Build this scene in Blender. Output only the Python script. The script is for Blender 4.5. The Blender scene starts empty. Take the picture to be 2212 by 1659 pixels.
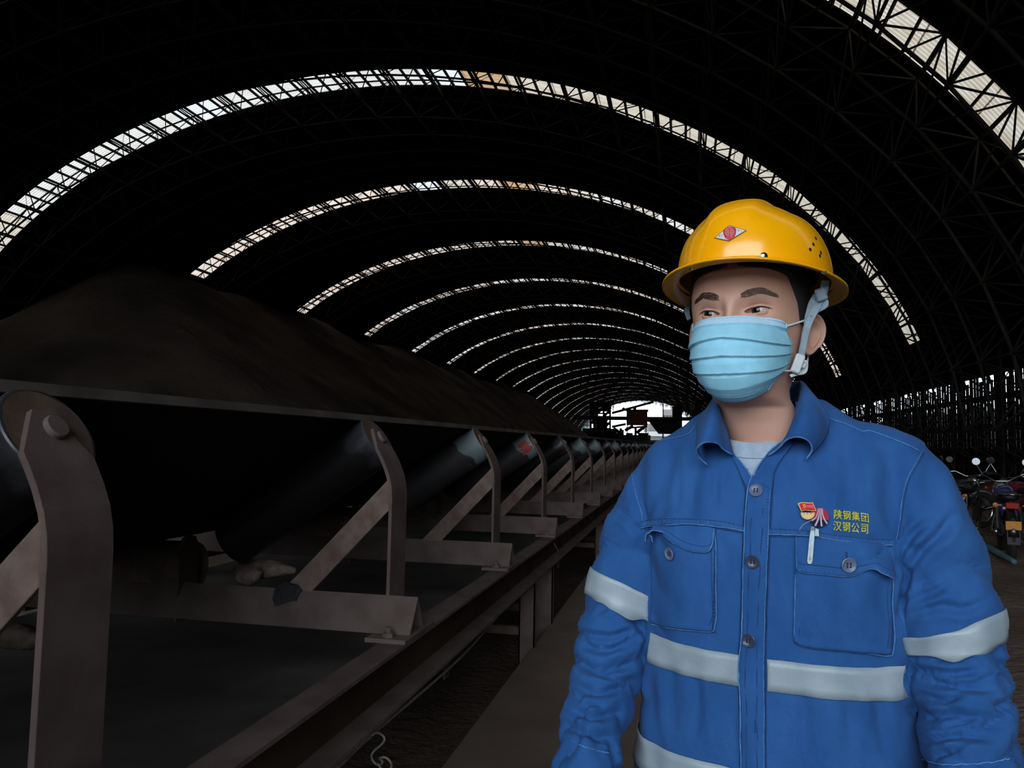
import bpy, bmesh, math, random
import numpy as np
from mathutils import Vector, Matrix
from mathutils.bvhtree import BVHTree

random.seed(7); RNG = np.random.default_rng(7)
S = bpy.context.scene
COL = S.collection
pi = math.pi
H = 1.38                      # eye height of the camera above the dirt floor
W_, H_, FPX = 2212, 1659, 1650.0
VPU, VPV = 1476.0, 963.0      # where the shed's long axis vanishes
_F = np.array([VPU-1106, 829.5-VPV, FPX]); _F /= np.linalg.norm(_F)
_R = np.array([_F[2], 0, -_F[0]]); _R /= np.linalg.norm(_R)
_U = np.cross(_F, _R)

# ------------------------------------------------------------------ camera
cam_d = bpy.data.cameras.new('camera'); cam = bpy.data.objects.new('camera', cam_d); COL.objects.link(cam)
cam_d.sensor_width = 36; cam_d.lens = 36*FPX/W_; cam_d.clip_start = .05; cam_d.clip_end = 3000
cx_ = Vector((_R[0], _F[0], _U[0])); cy_ = Vector((_R[1], _F[1], _U[1])); cz_ = -Vector((_R[2], _F[2], _U[2]))
M = Matrix((cx_, cy_, cz_)).transposed().to_4x4(); M.translation = (0, 0, H)
cam.matrix_world = M
S.camera = cam

# ------------------------------------------------------------------ sky, daylight, exposure
w = bpy.data.worlds.new('overcast_sky'); S.world = w; w.use_nodes = True
nt = w.node_tree; nt.nodes.clear()
wo = nt.nodes.new('ShaderNodeOutputWorld'); bg = nt.nodes.new('ShaderNodeBackground')
tc = nt.nodes.new('ShaderNodeTexCoord'); sx = nt.nodes.new('ShaderNodeSeparateXYZ')
cr = nt.nodes.new('ShaderNodeValToRGB')
nt.links.new(tc.outputs['Generated'], sx.inputs[0]); nt.links.new(sx.outputs['Z'], cr.inputs[0])
e = cr.color_ramp.elements
e[0].position = 0.0; e[0].color = (.80, .90, 1.0, 1)
e[1].position = .6; e[1].color = (.86, .93, 1.0, 1)
nt.links.new(cr.outputs[0], bg.inputs['Color']); bg.inputs['Strength'].default_value = 6.0
nt.links.new(bg.outputs[0], wo.inputs[0])
S.view_settings.view_transform = 'Standard'; S.view_settings.look = 'None'
S.view_settings.gamma = 1; S.view_settings.use_curve_mapping = False
S.view_settings.exposure = 0.0
S.cycles.max_bounces = 6; S.cycles.diffuse_bounces = 3; S.cycles.glossy_bounces = 3
S.cycles.transmission_bounces = 4; S.cycles.transparent_max_bounces = 6
S.cycles.use_denoising = True
S.cycles.sample_clamp_indirect = 4.0

# daylight enters behind the viewer through the open end doorway: a portal there guides sky sampling
pd_ = bpy.data.lights.new('doorway_daylight', 'AREA'); pd_.shape = 'RECTANGLE'; pd_.size = 22; pd_.size_y = 10.5; pd_.cycles.is_portal = True
po = bpy.data.objects.new('doorway_daylight', pd_); COL.objects.link(po); po.location = (-3.0, -15.0, H+6.4); po.rotation_euler = (math.radians(90), 0, math.radians(180)); po['kind'] = 'helper'

# ------------------------------------------------------------------ helpers
def ray(u, v):
    d = np.array([u-1106, 829.5-v, FPX]); X, Y, Z = d@_R, d@_F, d@_U
    return np.array([X/Y, 1.0, Z/Y])
def P(u, v, Y):               # the world point seen at (u, v) in the photograph at distance Y down the shed
    p = ray(u, v)*Y; return Vector((p[0], p[1], p[2]+H))

def tag(o, label=None, cat=None, group=None, kind=None):
    if label: o['label'] = label
    if cat: o['category'] = cat
    if group: o['group'] = group
    if kind: o['kind'] = kind
    return o
def empty(name, loc=(0, 0, 0), rz=0, parent=None):
    o = bpy.data.objects.new(name, None); COL.objects.link(o); o.location = loc; o.rotation_euler = (0, 0, rz)
    o.empty_display_size = .1
    if parent: o.parent = parent
    return o
def mesh_obj(name, verts, faces, mat=None, parent=None, smooth=False):
    me = bpy.data.meshes.new(name)
    me.from_pydata([tuple(v) for v in verts], [], [tuple(int(i) for i in f) for f in faces])
    me.validate()
    if smooth: me.polygons.foreach_set('use_smooth', [True]*len(me.polygons))
    if mat: me.materials.append(mat)
    o = bpy.data.objects.new(name, me); COL.objects.link(o)
    if parent: o.parent = parent
    return o
def grid_obj(name, G, mat=None, parent=None, smooth=True, closed_u=False, closed_v=False, flip=False):
    """G: array (m, n, 3)"""
    G = np.asarray(G, float); m, n = G.shape[:2]
    idx = np.arange(m*n).reshape(m, n)
    if closed_v: idx = np.concatenate([idx, idx[:, :1]], 1)
    if closed_u: idx = np.concatenate([idx, idx[:1]], 0)
    a, b, c, d = idx[:-1, :-1], idx[:-1, 1:], idx[1:, 1:], idx[1:, :-1]
    q = np.stack([a, b, c, d], -1).reshape(-1, 4)
    if flip: q = q[:, ::-1]
    me = bpy.data.meshes.new(name)
    me.vertices.add(m*n); me.vertices.foreach_set('co', G.reshape(-1))
    me.loops.add(q.size); me.loops.foreach_set('vertex_index', q.reshape(-1))
    me.polygons.add(len(q)); me.polygons.foreach_set('loop_start', np.arange(len(q))*4)
    me.polygons.foreach_set('loop_total', np.full(len(q), 4))
    me.update(calc_edges=True); me.validate()
    if smooth: me.polygons.foreach_set('use_smooth', [True]*len(me.polygons))
    if mat: me.materials.append(mat)
    o = bpy.data.objects.new(name, me); COL.objects.link(o)
    if parent: o.parent = parent
    return o
class MB:
    def __init__(s): s.v = []; s.f = []
    def add(s, vs, fs):
        k = len(s.v); s.v += [tuple(v) for v in vs]; s.f += [tuple(i+k for i in f) for f in fs]; return s
    def box(s, x0, x1, y0, y1, z0, z1, mat=None):
        vs = [(x, y, z) for z in (z0, z1) for y in (y0, y1) for x in (x0, x1)]
        if mat: vs = [mat@Vector(v) for v in vs]
        return s.add(vs, [(0, 2, 3, 1), (4, 5, 7, 6), (0, 1, 5, 4), (2, 6, 7, 3), (0, 4, 6, 2), (1, 3, 7, 5)])
    def bar(s, a, b, r, n=4, r2=None, cap=True):
        a, b = Vector(a), Vector(b); d = (b-a)
        if d.length < 1e-6: return s
        d.normalize(); r2 = r if r2 is None else r2
        t = Vector((0, 0, 1)) if abs(d.z) < .9 else Vector((1, 0, 0))
        u = d.cross(t).normalized(); w2 = d.cross(u)
        k = len(s.v)
        for c, rr in ((a, r), (b, r2)):
            for i in range(n):
                an = 2*pi*(i+.5)/n; s.v.append(tuple(c+u*math.cos(an)*rr+w2*math.sin(an)*rr))
        for i in range(n):
            j = (i+1) % n; s.f.append((k+i, k+j, k+n+j, k+n+i))
        if cap: s.f.append(tuple(k+i for i in reversed(range(n)))); s.f.append(tuple(k+n+i for i in range(n)))
        return s
    def tube(s, pts, r, n=8, closed=False):
        pts = [Vector(p) for p in pts]; m = len(pts); k = len(s.v)
        rr = r if hasattr(r, '__len__') else [r]*m
        up = None
        for i, p in enumerate(pts):
            a = pts[(i-1) % m] if (closed or i) else p; b = pts[(i+1) % m] if (closed or i < m-1) else p
            d = (b-a).normalized()
            if up is None: up = Vector((0, 0, 1)) if abs(d.z) < .9 else Vector((1, 0, 0))
            u = d.cross(up).normalized(); up = u.cross(d).normalized()
            for j in range(n):
                an = 2*pi*j/n; s.v.append(tuple(p+(u*math.cos(an)+up*math.sin(an))*rr[i]))
        for i in range(m if closed else m-1):
            for j in range(n):
                i2 = (i+1) % m; j2 = (j+1) % n
                s.f.append((k+i*n+j, k+i*n+j2, k+i2*n+j2, k+i2*n+j))
        if not closed:
            s.f.append(tuple(k+j for j in reversed(range(n)))); s.f.append(tuple(k+(m-1)*n+j for j in range(n)))
        return s
    def lathe(s, prof, n=24, mat=None):
        """prof: [(axial, radius)] around local X axis"""
        k = len(s.v); m = len(prof)
        for (a, r) in prof:
            for j in range(n):
                an = 2*pi*j/n; v = Vector((a, r*math.cos(an), r*math.sin(an)))
                s.v.append(tuple(mat@v if mat else v))
        for i in range(m-1):
            for j in range(n):
                j2 = (j+1) % n; s.f.append((k+i*n+j, k+(i+1)*n+j, k+(i+1)*n+j2, k+i*n+j2))
        if prof[0][1] > 1e-5: s.f.append(tuple(k+j for j in range(n)))
        if prof[-1][1] > 1e-5: s.f.append(tuple(k+(m-1)*n+j for j in reversed(range(n))))
        return s
    def prism(s, poly, o, ax, ay, n, t):
        """polygon in plane (o, ax, ay) extruded t along n"""
        o, ax, ay, n = Vector(o), Vector(ax), Vector(ay), Vector(n); k = len(s.v); m = len(poly)
        for q in (0, t):
            for (a, b) in poly: s.v.append(tuple(o+ax*a+ay*b+n*q))
        s.f.append(tuple(k+i for i in reversed(range(m)))); s.f.append(tuple(k+m+i for i in range(m)))
        for i in range(m):
            j = (i+1) % m; s.f.append((k+i, k+j, k+m+j, k+m+i))
        return s
    def build(s, name, mat, parent=None, smooth=False, bevel=0, auto=None):
        o = mesh_obj(name, s.v, s.f, mat, parent, smooth)
        bm = bmesh.new(); bm.from_mesh(o.data); bmesh.ops.recalc_face_normals(bm, faces=bm.faces)
        if bevel:
            ed = [e_ for e_ in bm.edges if len(e_.link_faces) == 2 and e_.calc_face_angle(0) > .6]
            bmesh.ops.bevel(bm, geom=ed, offset=bevel, segments=1, affect='EDGES', clamp_overlap=True)
        if auto:
            for e_ in bm.edges: e_.smooth = not (len(e_.link_faces) == 2 and e_.calc_face_angle(0) > auto)
            for f_ in bm.faces: f_.smooth = True
        bm.to_mesh(o.data); bm.free()
        return o
def children(o): return [c for c in bpy.data.objects if c.parent == o]
def copy_tree(o, kids, parent=None):
    c = o.copy(); COL.objects.link(c)
    if parent: c.parent = parent
    for ch in kids.get(o, []): copy_tree(ch, kids, c)
    return c
def kid_map():
    k = {}
    for o in bpy.data.objects:
        if o.parent: k.setdefault(o.parent, []).append(o)
    return k

def mat(name, c1, c2=None, rough=.8, metal=0, scale=6, bump=0, bscale=60, detail=4, spec=None, coord='Object', ramp=(.35, .65), dist=.01, coat=0, sss=0):
    m = bpy.data.materials.new(name); m.use_nodes = True; n = m.node_tree; b = n.nodes['Principled BSDF']
    b.inputs['Roughness'].default_value = rough; b.inputs['Metallic'].default_value = metal
    if spec is not None: b.inputs['Specular IOR Level'].default_value = spec
    if coat: b.inputs['Coat Weight'].default_value = coat; b.inputs['Coat Roughness'].default_value = .12
    tcn = n.nodes.new('ShaderNodeTexCoord')
    if c2:
        no = n.nodes.new('ShaderNodeTexNoise'); no.inputs['Scale'].default_value = scale; no.inputs['Detail'].default_value = detail
        n.links.new(tcn.outputs[coord], no.inputs['Vector'])
        r = n.nodes.new('ShaderNodeValToRGB'); r.color_ramp.elements[0].position = ramp[0]; r.color_ramp.elements[1].position = ramp[1]
        r.color_ramp.elements[0].color = (*c1, 1); r.color_ramp.elements[1].color = (*c2, 1)
        n.links.new(no.outputs['Fac'], r.inputs[0]); n.links.new(r.outputs[0], b.inputs['Base Color'])
    else: b.inputs['Base Color'].default_value = (*c1, 1)
    if bump:
        n2 = n.nodes.new('ShaderNodeTexNoise'); n2.inputs['Scale'].default_value = bscale; n2.inputs['Detail'].default_value = 5
        n.links.new(tcn.outputs[coord], n2.inputs['Vector'])
        bp = n.nodes.new('ShaderNodeBump'); bp.inputs['Strength'].default_value = bump; bp.inputs['Distance'].default_value = dist
        n.links.new(n2.outputs['Fac'], bp.inputs['Height']); n.links.new(bp.outputs[0], b.inputs['Normal'])
    if sss:
        b.inputs['Subsurface Weight'].default_value = sss; b.inputs['Subsurface Radius'].default_value = (.012, .004, .002)
        b.inputs['Subsurface Scale'].default_value = 1.0
    return m
def cat_rom(pts, n):
    """Catmull-Rom through pts (k, d) -> (n, d)"""
    p = np.asarray(pts, float); p = np.concatenate([2*p[:1]-p[1:2], p, 2*p[-1:]-p[-2:-1]]); k = len(p)-3
    t = np.linspace(0, k, n); i = np.minimum(t.astype(int), k-1); f = (t-i)[:, None]
    a, b, c, d = p[i], p[i+1], p[i+2], p[i+3]
    return .5*((2*b)+(-a+c)*f+(2*a-5*b+4*c-d)*f*f+(-a+3*b-3*c+d)*f**3)
def _hash(ix, iy, iz, seed):
    h = (ix*374761393 + iy*668265263 + iz*2147483647 + seed*1274126177) & 0xffffffff
    h = ((h ^ (h >> 13))*1274126177) & 0xffffffff
    return ((h ^ (h >> 16)) & 0xffff)/32767.5-1
def vnoise(p, seed=0):
    """value noise, p (N,3) -> (-1..1)"""
    p = np.asarray(p, float); i = np.floor(p).astype(np.int64); f = p-i; f = f*f*(3-2*f); r = 0
    for dx in (0, 1):
        for dy in (0, 1):
            for dz in (0, 1):
                wgt = (f[:, 0] if dx else 1-f[:, 0])*(f[:, 1] if dy else 1-f[:, 1])*(f[:, 2] if dz else 1-f[:, 2])
                r = r+wgt*_hash(i[:, 0]+dx, i[:, 1]+dy, i[:, 2]+dz, seed)
    return r
def fbm(p, seed=0, oct=4, gain=.5):
    r = 0; a = 1; p = np.asarray(p, float)
    for o in range(oct): r = r+a*vnoise(p*2**o, seed+o*17); a *= gain
    return r

# ------------------------------------------------------------------ materials
DUST = mat('ore_dusted_steel', (.108, .078, .070), (.150, .114, .103), rough=.95, scale=9, bump=.35, bscale=220, dist=.002, spec=.12)
DUST_D = mat('dark_dusted_steel', (.085, .058, .046), (.13, .092, .074), rough=.95, scale=14, bump=.3, bscale=120, dist=.002, spec=.1)
BRACE = mat('rusty_brace_steel', (.135, .088, .072), (.215, .160, .138), rough=.9, scale=16, bump=.4, bscale=150, dist=.002, spec=.15)
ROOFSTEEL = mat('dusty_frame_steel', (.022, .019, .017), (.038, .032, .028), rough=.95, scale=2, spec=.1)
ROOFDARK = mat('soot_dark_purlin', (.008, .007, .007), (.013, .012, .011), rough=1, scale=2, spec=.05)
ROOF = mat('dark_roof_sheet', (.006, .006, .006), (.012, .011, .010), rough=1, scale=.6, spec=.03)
ORE = mat('dark_iron_ore', (.035, .028, .025), (.115, .090, .075), rough=1, scale=.16, detail=9, bump=1, bscale=1.6, dist=.4, coord='Generated' if False else 'Object', spec=.05, ramp=(.3, .75))
DIRT = mat('brown_dirt', (.10, .072, .058), (.18, .135, .11), rough=1, scale=.9, detail=8, bump=.8, bscale=14, dist=.04, spec=.08)
SLAB = mat('dust_coated_concrete', (.15, .112, .095), (.19, .147, .126), rough=1, scale=3, bump=.3, bscale=90, dist=.003, spec=.08)
BELT = mat('black_conveyor_rubber', (.008, .008, .008), (.014, .013, .012), rough=.8, scale=5, bump=.15, bscale=60, dist=.002, spec=.15)
BELTR = mat('dusty_return_rubber', (.085, .078, .075), (.135, .124, .118), rough=.9, scale=3, bump=.2, bscale=60, dist=.002, spec=.12)
BELTE = mat('dusty_belt_edge', (.07, .06, .055), (.12, .105, .095), rough=.95, scale=6, spec=.1)
GRIT = mat('spilled_ore_lumps', (.16, .12, .10), (.27, .215, .185), rough=1, scale=30, bump=1, bscale=90, dist=.01, spec=.1)
# ------------------------------------------------------------------ the shed: ground, walls, roof
def height_grid(name, x0, x1, nx, y0, y1, ny, fn, m):
    X, Y = np.meshgrid(np.linspace(x0, x1, nx), np.linspace(y0, y1, ny)); Z = fn(X.ravel(), Y.ravel()).reshape(X.shape)
    return grid_obj(name, np.stack([X, Y, Z], -1), m)
def ground_z(x, y):
    p = np.stack([x*.35, y*.35, 0*x], 1)
    m1 = np.clip((x-1.6)/1.5, 0, 1)*np.clip((13-y)/2, 0, 1)
    z = .10*fbm(p, 3)*m1+.03*fbm(p*4, 9)*m1
    bump_ = .28*np.exp(-((x-2.9)**2/.9+(y-5.2)**2/2.2))+.30*np.exp(-((x-2.4)**2/.5+(y-3.2)**2/.7))
    return z+bump_-.02
fl = height_grid('floor', .9, 14.2, 160, -12, 30, 260, ground_z, DIRT); fl['kind'] = 'structure'
fb = mesh_obj('floor', [(-.2, -15, -.03), (14.2, -15, -.03), (14.2, 440, -.03), (-.2, 440, -.03), (-58, -15, -.26), (-.5, -15, -.26), (-.5, 440, -.26), (-58, 440, -.26)], [(0, 1, 2, 3), (4, 5, 6, 7)], DIRT); fb['kind'] = 'structure'
tag(mesh_obj('ground', [(-900, -300, -.4), (900, -300, -.4), (900, 1800, -.4), (-900, 1800, -.4)], [(0, 1, 2, 3)],
    mat('outside_ground', (.22, .21, .19), (.30, .29, .27), scale=.05)), kind='structure')
slab = MB().box(-.93, -.14, -4, 430, -.28, H-1.27).build('floor', SLAB, None, bevel=.01); slab['kind'] = 'structure'

EX, EZ, EA, EB = -22.0, H-.48, 35.9, 24.9
Y0, Y1 = -15.0, 425.0
def arc(t, off=0):           # t: angle, 0 = right foot, pi = left foot; off towards the inside
    nx, nz = math.cos(t)/EA, math.sin(t)/EB; l = math.hypot(nx, nz)
    return EX+EA*math.cos(t)-off*nx/l, EZ+EB*math.sin(t)-off*nz/l
# equal-arc table
_T = np.linspace(0, pi, 4001); _X = EX+EA*np.cos(_T); _Z = EZ+EB*np.sin(_T)
_L = np.concatenate([[0], np.cumsum(np.hypot(np.diff(_X), np.diff(_Z)))]); LEN = _L[-1]
def t_at(l): return float(np.interp(l, _L, _T))
MOD = 3.037
SK = [6.4, 28.0, 47.8, 69.2, 90.9]+[112.2+21.26*k for k in range(15)]       # far edge of every skylight strip
SW = 2.35
def zcut_t(z, left):
    t = math.asin(min(1, (z+H-EZ)/EB)); return pi-t if left else t
TW = zcut_t(3.6, False)
ceil = empty('ceiling'); ceil['kind'] = 'structure'
edges = [Y0]
for s in SK: edges += [s-SW, s]
edges.append(Y1)
NA = 72
def shell(ya, yb, ta, tb, n=NA):
    mb = MB(); ts = np.linspace(ta, tb, n)
    for i, t in enumerate(ts):
        x, z = arc(t); x2, z2 = arc(t, -.08)
        mb.v += [(x, ya, z), (x, yb, z), (x2, ya, z2), (x2, yb, z2)]
    for i in range(n-1):
        a = 4*i; b = a+4
        mb.f += [(a, a+1, b+1, b), (a+2, b+2, b+3, a+3), (a, b, b+2, a+2), (a+1, a+3, b+3, b+1)]
    return mb
for i in range(0, len(edges), 2):
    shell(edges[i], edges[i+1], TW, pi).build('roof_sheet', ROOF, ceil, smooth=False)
# translucent strips
def panel_mat(name, c1, c2, k):
    m = bpy.data.materials.new(name); m.use_nodes = True; n = m.node_tree; n.nodes.clear()
    o = n.nodes.new('ShaderNodeOutputMaterial'); tr = n.nodes.new('ShaderNodeBsdfTranslucent'); df = n.nodes.new('ShaderNodeBsdfDiffuse')
    mx = n.nodes.new('ShaderNodeMixShader'); mx.inputs[0].default_value = .2
    tcn = n.nodes.new('ShaderNodeTexCoord'); no = n.nodes.new('ShaderNodeTexNoise'); no.inputs['Scale'].default_value = .8; no.inputs['Detail'].default_value = 6
    mp = n.nodes.new('ShaderNodeMapping'); mp.inputs['Scale'].default_value = (1, 3, 1)
    r = n.nodes.new('ShaderNodeValToRGB'); r.color_ramp.elements[0].position = .3; r.color_ramp.elements[1].position = .62
    r.color_ramp.elements[0].color = (*[c*k for c in c1], 1); r.color_ramp.elements[1].color = (*[c*k for c in c2], 1)
    n.links.new(tcn.outputs['Object'], mp.inputs[0]); n.links.new(mp.outputs[0], no.inputs['Vector']); n.links.new(no.outputs['Fac'], r.inputs[0])
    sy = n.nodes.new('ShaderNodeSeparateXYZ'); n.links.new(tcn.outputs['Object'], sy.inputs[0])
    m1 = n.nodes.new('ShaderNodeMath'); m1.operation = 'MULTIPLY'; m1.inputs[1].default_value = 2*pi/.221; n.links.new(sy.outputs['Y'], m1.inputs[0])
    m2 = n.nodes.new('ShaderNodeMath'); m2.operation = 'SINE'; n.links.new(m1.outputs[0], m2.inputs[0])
    m3 = n.nodes.new('ShaderNodeMapRange'); m3.inputs['From Min'].default_value = -.3; m3.inputs['From Max'].default_value = 1; m3.inputs['To Min'].default_value = .80; m3.inputs['To Max'].default_value = 1.12; n.links.new(m2.outputs[0], m3.inputs[0])  # stripes along the ribs, their shading painted into the panel colour
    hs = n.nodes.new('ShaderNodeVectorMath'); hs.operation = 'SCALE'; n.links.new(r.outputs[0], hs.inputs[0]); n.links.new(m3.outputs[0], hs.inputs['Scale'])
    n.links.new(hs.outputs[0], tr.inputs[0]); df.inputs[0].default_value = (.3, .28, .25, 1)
    n.links.new(tr.outputs[0], mx.inputs[1]); n.links.new(df.outputs[0], mx.inputs[2]); n.links.new(mx.outputs[0], o.inputs[0])
    return m
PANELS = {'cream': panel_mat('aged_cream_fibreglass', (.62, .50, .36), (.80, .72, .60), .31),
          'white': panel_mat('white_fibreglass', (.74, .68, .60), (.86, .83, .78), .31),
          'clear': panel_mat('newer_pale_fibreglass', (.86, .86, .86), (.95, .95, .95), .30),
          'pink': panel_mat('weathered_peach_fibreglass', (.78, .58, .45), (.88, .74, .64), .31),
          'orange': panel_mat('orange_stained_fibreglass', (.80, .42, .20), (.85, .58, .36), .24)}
def corr_profile(n=11):
    ys = []
    for i in range(n):
        y = i/n; ys += [(y, .0), (y+.35/n, .0), (y+.5/n, .045), (y+.85/n, .045)]
    return ys+[(1, 0)]
PROF = corr_profile()
def strip(k, s):
    near = k < 10
    w_ = empty('window_%d' % (k+1)); w_['kind'] = 'structure'
    tl = zcut_t(16.4 if 2 < k < 12 else 4.0, True); tr_ = zcut_t(6.0, False)
    l0, l1 = np.interp(tr_, _T, _L), np.interp(tl, _T, _L)
    npan = int(round((l1-l0)/MOD)); cuts = np.linspace(l0, l1, npan+1)
    for j in range(npan):
        r = random.random()
        t_mid = t_at((cuts[j]+cuts[j+1])/2)
        frac = (cuts[j]-l0)/(l1-l0)
        side = 'cream' if (frac < .33 or frac > .80) else 'white'
        if k >= 3 and k < 5: side = 'pink' if frac > .5 or r < .5 else 'white'
        if k >= 5: side = 'pink' if r < .4 else 'white'
        if abs(EX+EA*math.cos(t_mid)-{2: -11.7, 3: -16.4, 4: -18}.get(k, 999)) < 1.4: side = 'orange'
        elif r > .92: side = 'clear'
        elif r > .86: side = 'cream'
        mb = MB(); m = 5; lap = .06
        for q in range(m):
            t = t_at(cuts[j]-lap/2+(cuts[j+1]-cuts[j]+lap)*q/(m-1))
            for (yy, dz) in PROF:
                x, z = arc(t, -.02-dz-(.012 if j % 2 else 0)); mb.v.append((x, s-SW-.04+yy*(SW+.08), z))
        n = len(PROF)
        for q in range(m-1):
            for i in range(n-1): mb.f.append((q*n+i, q*n+i+1, (q+1)*n+i+1, (q+1)*n+i))
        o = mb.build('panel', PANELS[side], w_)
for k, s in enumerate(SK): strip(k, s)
# roof sheet that closes the strips' line outside the glazed length
for k, s in enumerate(SK):
    tl = zcut_t(16.4 if 2 < k < 12 else 4.0, True); tr_ = zcut_t(6.0, False)
    shell(s-SW, s, TW, tr_, 8).build('roof_sheet', ROOF, ceil); shell(s-SW, s, tl, pi, 10).build('roof_sheet', ROOF, ceil)
# purlins
npu = int(LEN/1.0)
PL = [LEN*i/npu for i in range(npu+1)]
for l in PL:
    t = t_at(l); x, z = arc(t, .12); mb = MB()
    nx, nz = math.cos(t)/EA, math.sin(t)/EB; q = math.hypot(nx, nz); nx, nz = nx/q, nz/q; tx, tz = -nz, nx
    a, b = .10, .035
    pr = [(x+nx*a+tx*b, z+nz*a+tz*b), (x+nx*a-tx*b, z+nz*a-tz*b), (x-nx*a-tx*b, z-nz*a-tz*b), (x-nx*a+tx*b, z-nz*a+tz*b)]
    for yy in (Y0, Y1): mb.v += [(p_[0], yy, p_[1]) for p_ in pr]
    mb.f += [(0, 1, 2, 3), (7, 6, 5, 4)]+[(i, (i+1) % 4, 4+(i+1) % 4, 4+i) for i in range(4)]
    mb.build('purlin', ROOFDARK, ceil)
# double-layer space frame
tr = empty('roof_truss'); tr['kind'] = 'structure'
NL = int(round(LEN/MOD)); dl = LEN/NL
YS0 = 27.6-SW/2-MOD*11.5
NY = int((Y1-YS0)/MOD)
OUT, INN = .38, 2.25
outer = {}; inner = {}
for j in range(NY+1):
    for i in range(NL+1):
        x, z = arc(t_at(i*dl), OUT); outer[i, j] = Vector((x, YS0+j*MOD, z))
        if i < NL: x, z = arc(t_at((i+.5)*dl), INN); inner[i, j] = Vector((x, YS0+(j+.5)*MOD, z))
def chord(pts, r, name, stuff=None):
    mb = stuff or MB()
    for a, b in zip(pts, pts[1:]): mb.bar(a, b, r, 4, cap=False)
    if not stuff: mb.build(name, ROOFSTEEL, tr)
far_b = MB()
for j in range(NY):
    nearby = j < 30
    chord([outer[i, j] for i in range(NL+1)], .055, 'arch_chord', None if nearby else far_b)
    chord([inner[i, j] for i in range(NL)], .065, 'arch_chord', None if nearby else far_b)
    wb = MB() if nearby else far_b
    for i in range(NL):
        c = inner[i, j]
        for (a, b) in ((0, 0), (1, 0), (0, 1), (1, 1)): wb.bar(c, outer[i+a, j+b], .038, 4, cap=False)
        if nearby: wb.bar(c-Vector((0, 0, .09)), c+Vector((0, 0, .09)), .09, 6)
        if i % 3 == 0: wb.bar(outer[i, j], outer[i+1, j+1], .02, 3, cap=False)
    if nearby: wb.build('web_bars', ROOFSTEEL, tr)['kind'] = 'stuff'
far_b.build('far_frame_bars', ROOFSTEEL, tr)['kind'] = 'stuff'
for i in range(NL+1):
    MB().bar(outer[i, 0], outer[i, NY], .05, 4).build('long_chord', ROOFSTEEL, tr)
    if i < NL: MB().bar(inner[i, 0], inner[i, NY-1], .06, 4).build('long_chord', ROOFSTEEL, tr)

# right wall: sheeting boards with light leaking between them
wr = empty('wall_right'); wr['kind'] = 'structure'
WX = 13.9
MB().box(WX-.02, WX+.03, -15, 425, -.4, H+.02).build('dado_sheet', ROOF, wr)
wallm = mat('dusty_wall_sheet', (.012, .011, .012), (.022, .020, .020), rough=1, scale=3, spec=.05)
y = 15.0; mbf = MB(); n_b = 0
gaps = MB()
while y < 200:
    wd = random.choice((.36, .42, .5))
    gap = random.choice((.015, .022, .032, .05)) if y < 70 else random.choice((.03, .08))
    top = H+3.7
    if n_b < 150: MB().box(WX-.002, WX+.002, y, y+wd, H, top-random.choice((0, 0, 0, .4))).build('cladding_sheet', wallm, wr)
    else: mbf.box(WX-.002, WX+.002, y, y+wd, H, top)
    n_b += 1; y += wd+gap
MB().box(WX-.01, WX+.02, -15, 15, H, H+3.7).build('cladding_sheet', wallm, wr)
mbf.build('cladding_sheets', wallm, wr)['kind'] = 'stuff'
shell(Y0, Y1, 0, zcut_t(3.6, False) if False else .002, 2)
MB().box(WX-.62, WX+.05, -15, 425, H+3.5, H+3.75).build('eaves_sheet', ROOF, wr)
for k, yy in enumerate(np.arange(18, 200, 6.074)):
    c = empty('wall_column', parent=wr)
    mb = MB(); mb.box(WX-.75, WX-.68, yy-.16, yy+.16, 0, H+6); mb.build('flange', ROOFSTEEL, c)
    MB().box(WX-.32, WX-.25, yy-.16, yy+.16, 0, H+6).build('flange', ROOFSTEEL, c)
    mb = MB(); z = 0; sgn = 1
    while z < H+5:
        mb.bar((WX-.71 if sgn > 0 else WX-.3, yy, z), (WX-.3 if sgn > 0 else WX-.71, yy, z+.7), .03, 4); z += .7; sgn = -sgn
    mb.build('lacing', ROOFSTEEL, c)
for zz, hh in ((H+.02, .08), (H+1.15, .09), (H+2.4, .09), (H-.75, .09)):
    MB().box(WX-.26, WX-.05, -9, 200, zz-hh, zz+hh).build('girt', ROOFSTEEL, wr)
for k, yy in enumerate(np.arange(18, 120, 6.074)):
    mb = MB(); mb.bar((WX-.4, yy, H-.7), (WX-.4, yy+6.07, H+2.3), .06, 4)
    mb.build('wall_brace', ROOFSTEEL, wr)
hx, hy = np.meshgrid(np.linspace(0, 1, 14), np.linspace(10, 230, 260)); hp_ = np.stack([hx.ravel()*2, hy.ravel()*.35, 0*hx.ravel()], 1)
hzz = (H-1.7+4.5*np.sin(hx.ravel()*pi)**.5+(.9*fbm(hp_, 33, 4))*np.sin(hx.ravel()*pi)).reshape(hx.shape)
hd = grid_obj('backdrop', np.stack([19+4.5*hx, hy, hzz], -1), mat('dark_backdrop_green', (.010, .018, .010), (.035, .055, .030), rough=1, scale=5, detail=8, bump=1, bscale=6, dist=.4))  # leafy mass added outside to dim the light in the wall gaps
tag(hd, 'dark green hedge outside, added to dim the gaps of the right wall', 'backdrop')
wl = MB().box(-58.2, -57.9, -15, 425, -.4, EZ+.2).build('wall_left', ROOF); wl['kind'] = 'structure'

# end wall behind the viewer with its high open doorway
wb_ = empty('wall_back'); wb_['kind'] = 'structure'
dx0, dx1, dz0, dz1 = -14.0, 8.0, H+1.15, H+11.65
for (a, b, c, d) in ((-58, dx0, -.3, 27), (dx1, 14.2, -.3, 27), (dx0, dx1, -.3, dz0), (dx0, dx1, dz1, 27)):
    MB().box(a, b, -15.25, -15.05, c, d).build('gable_sheet', ROOF, wb_)
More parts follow.
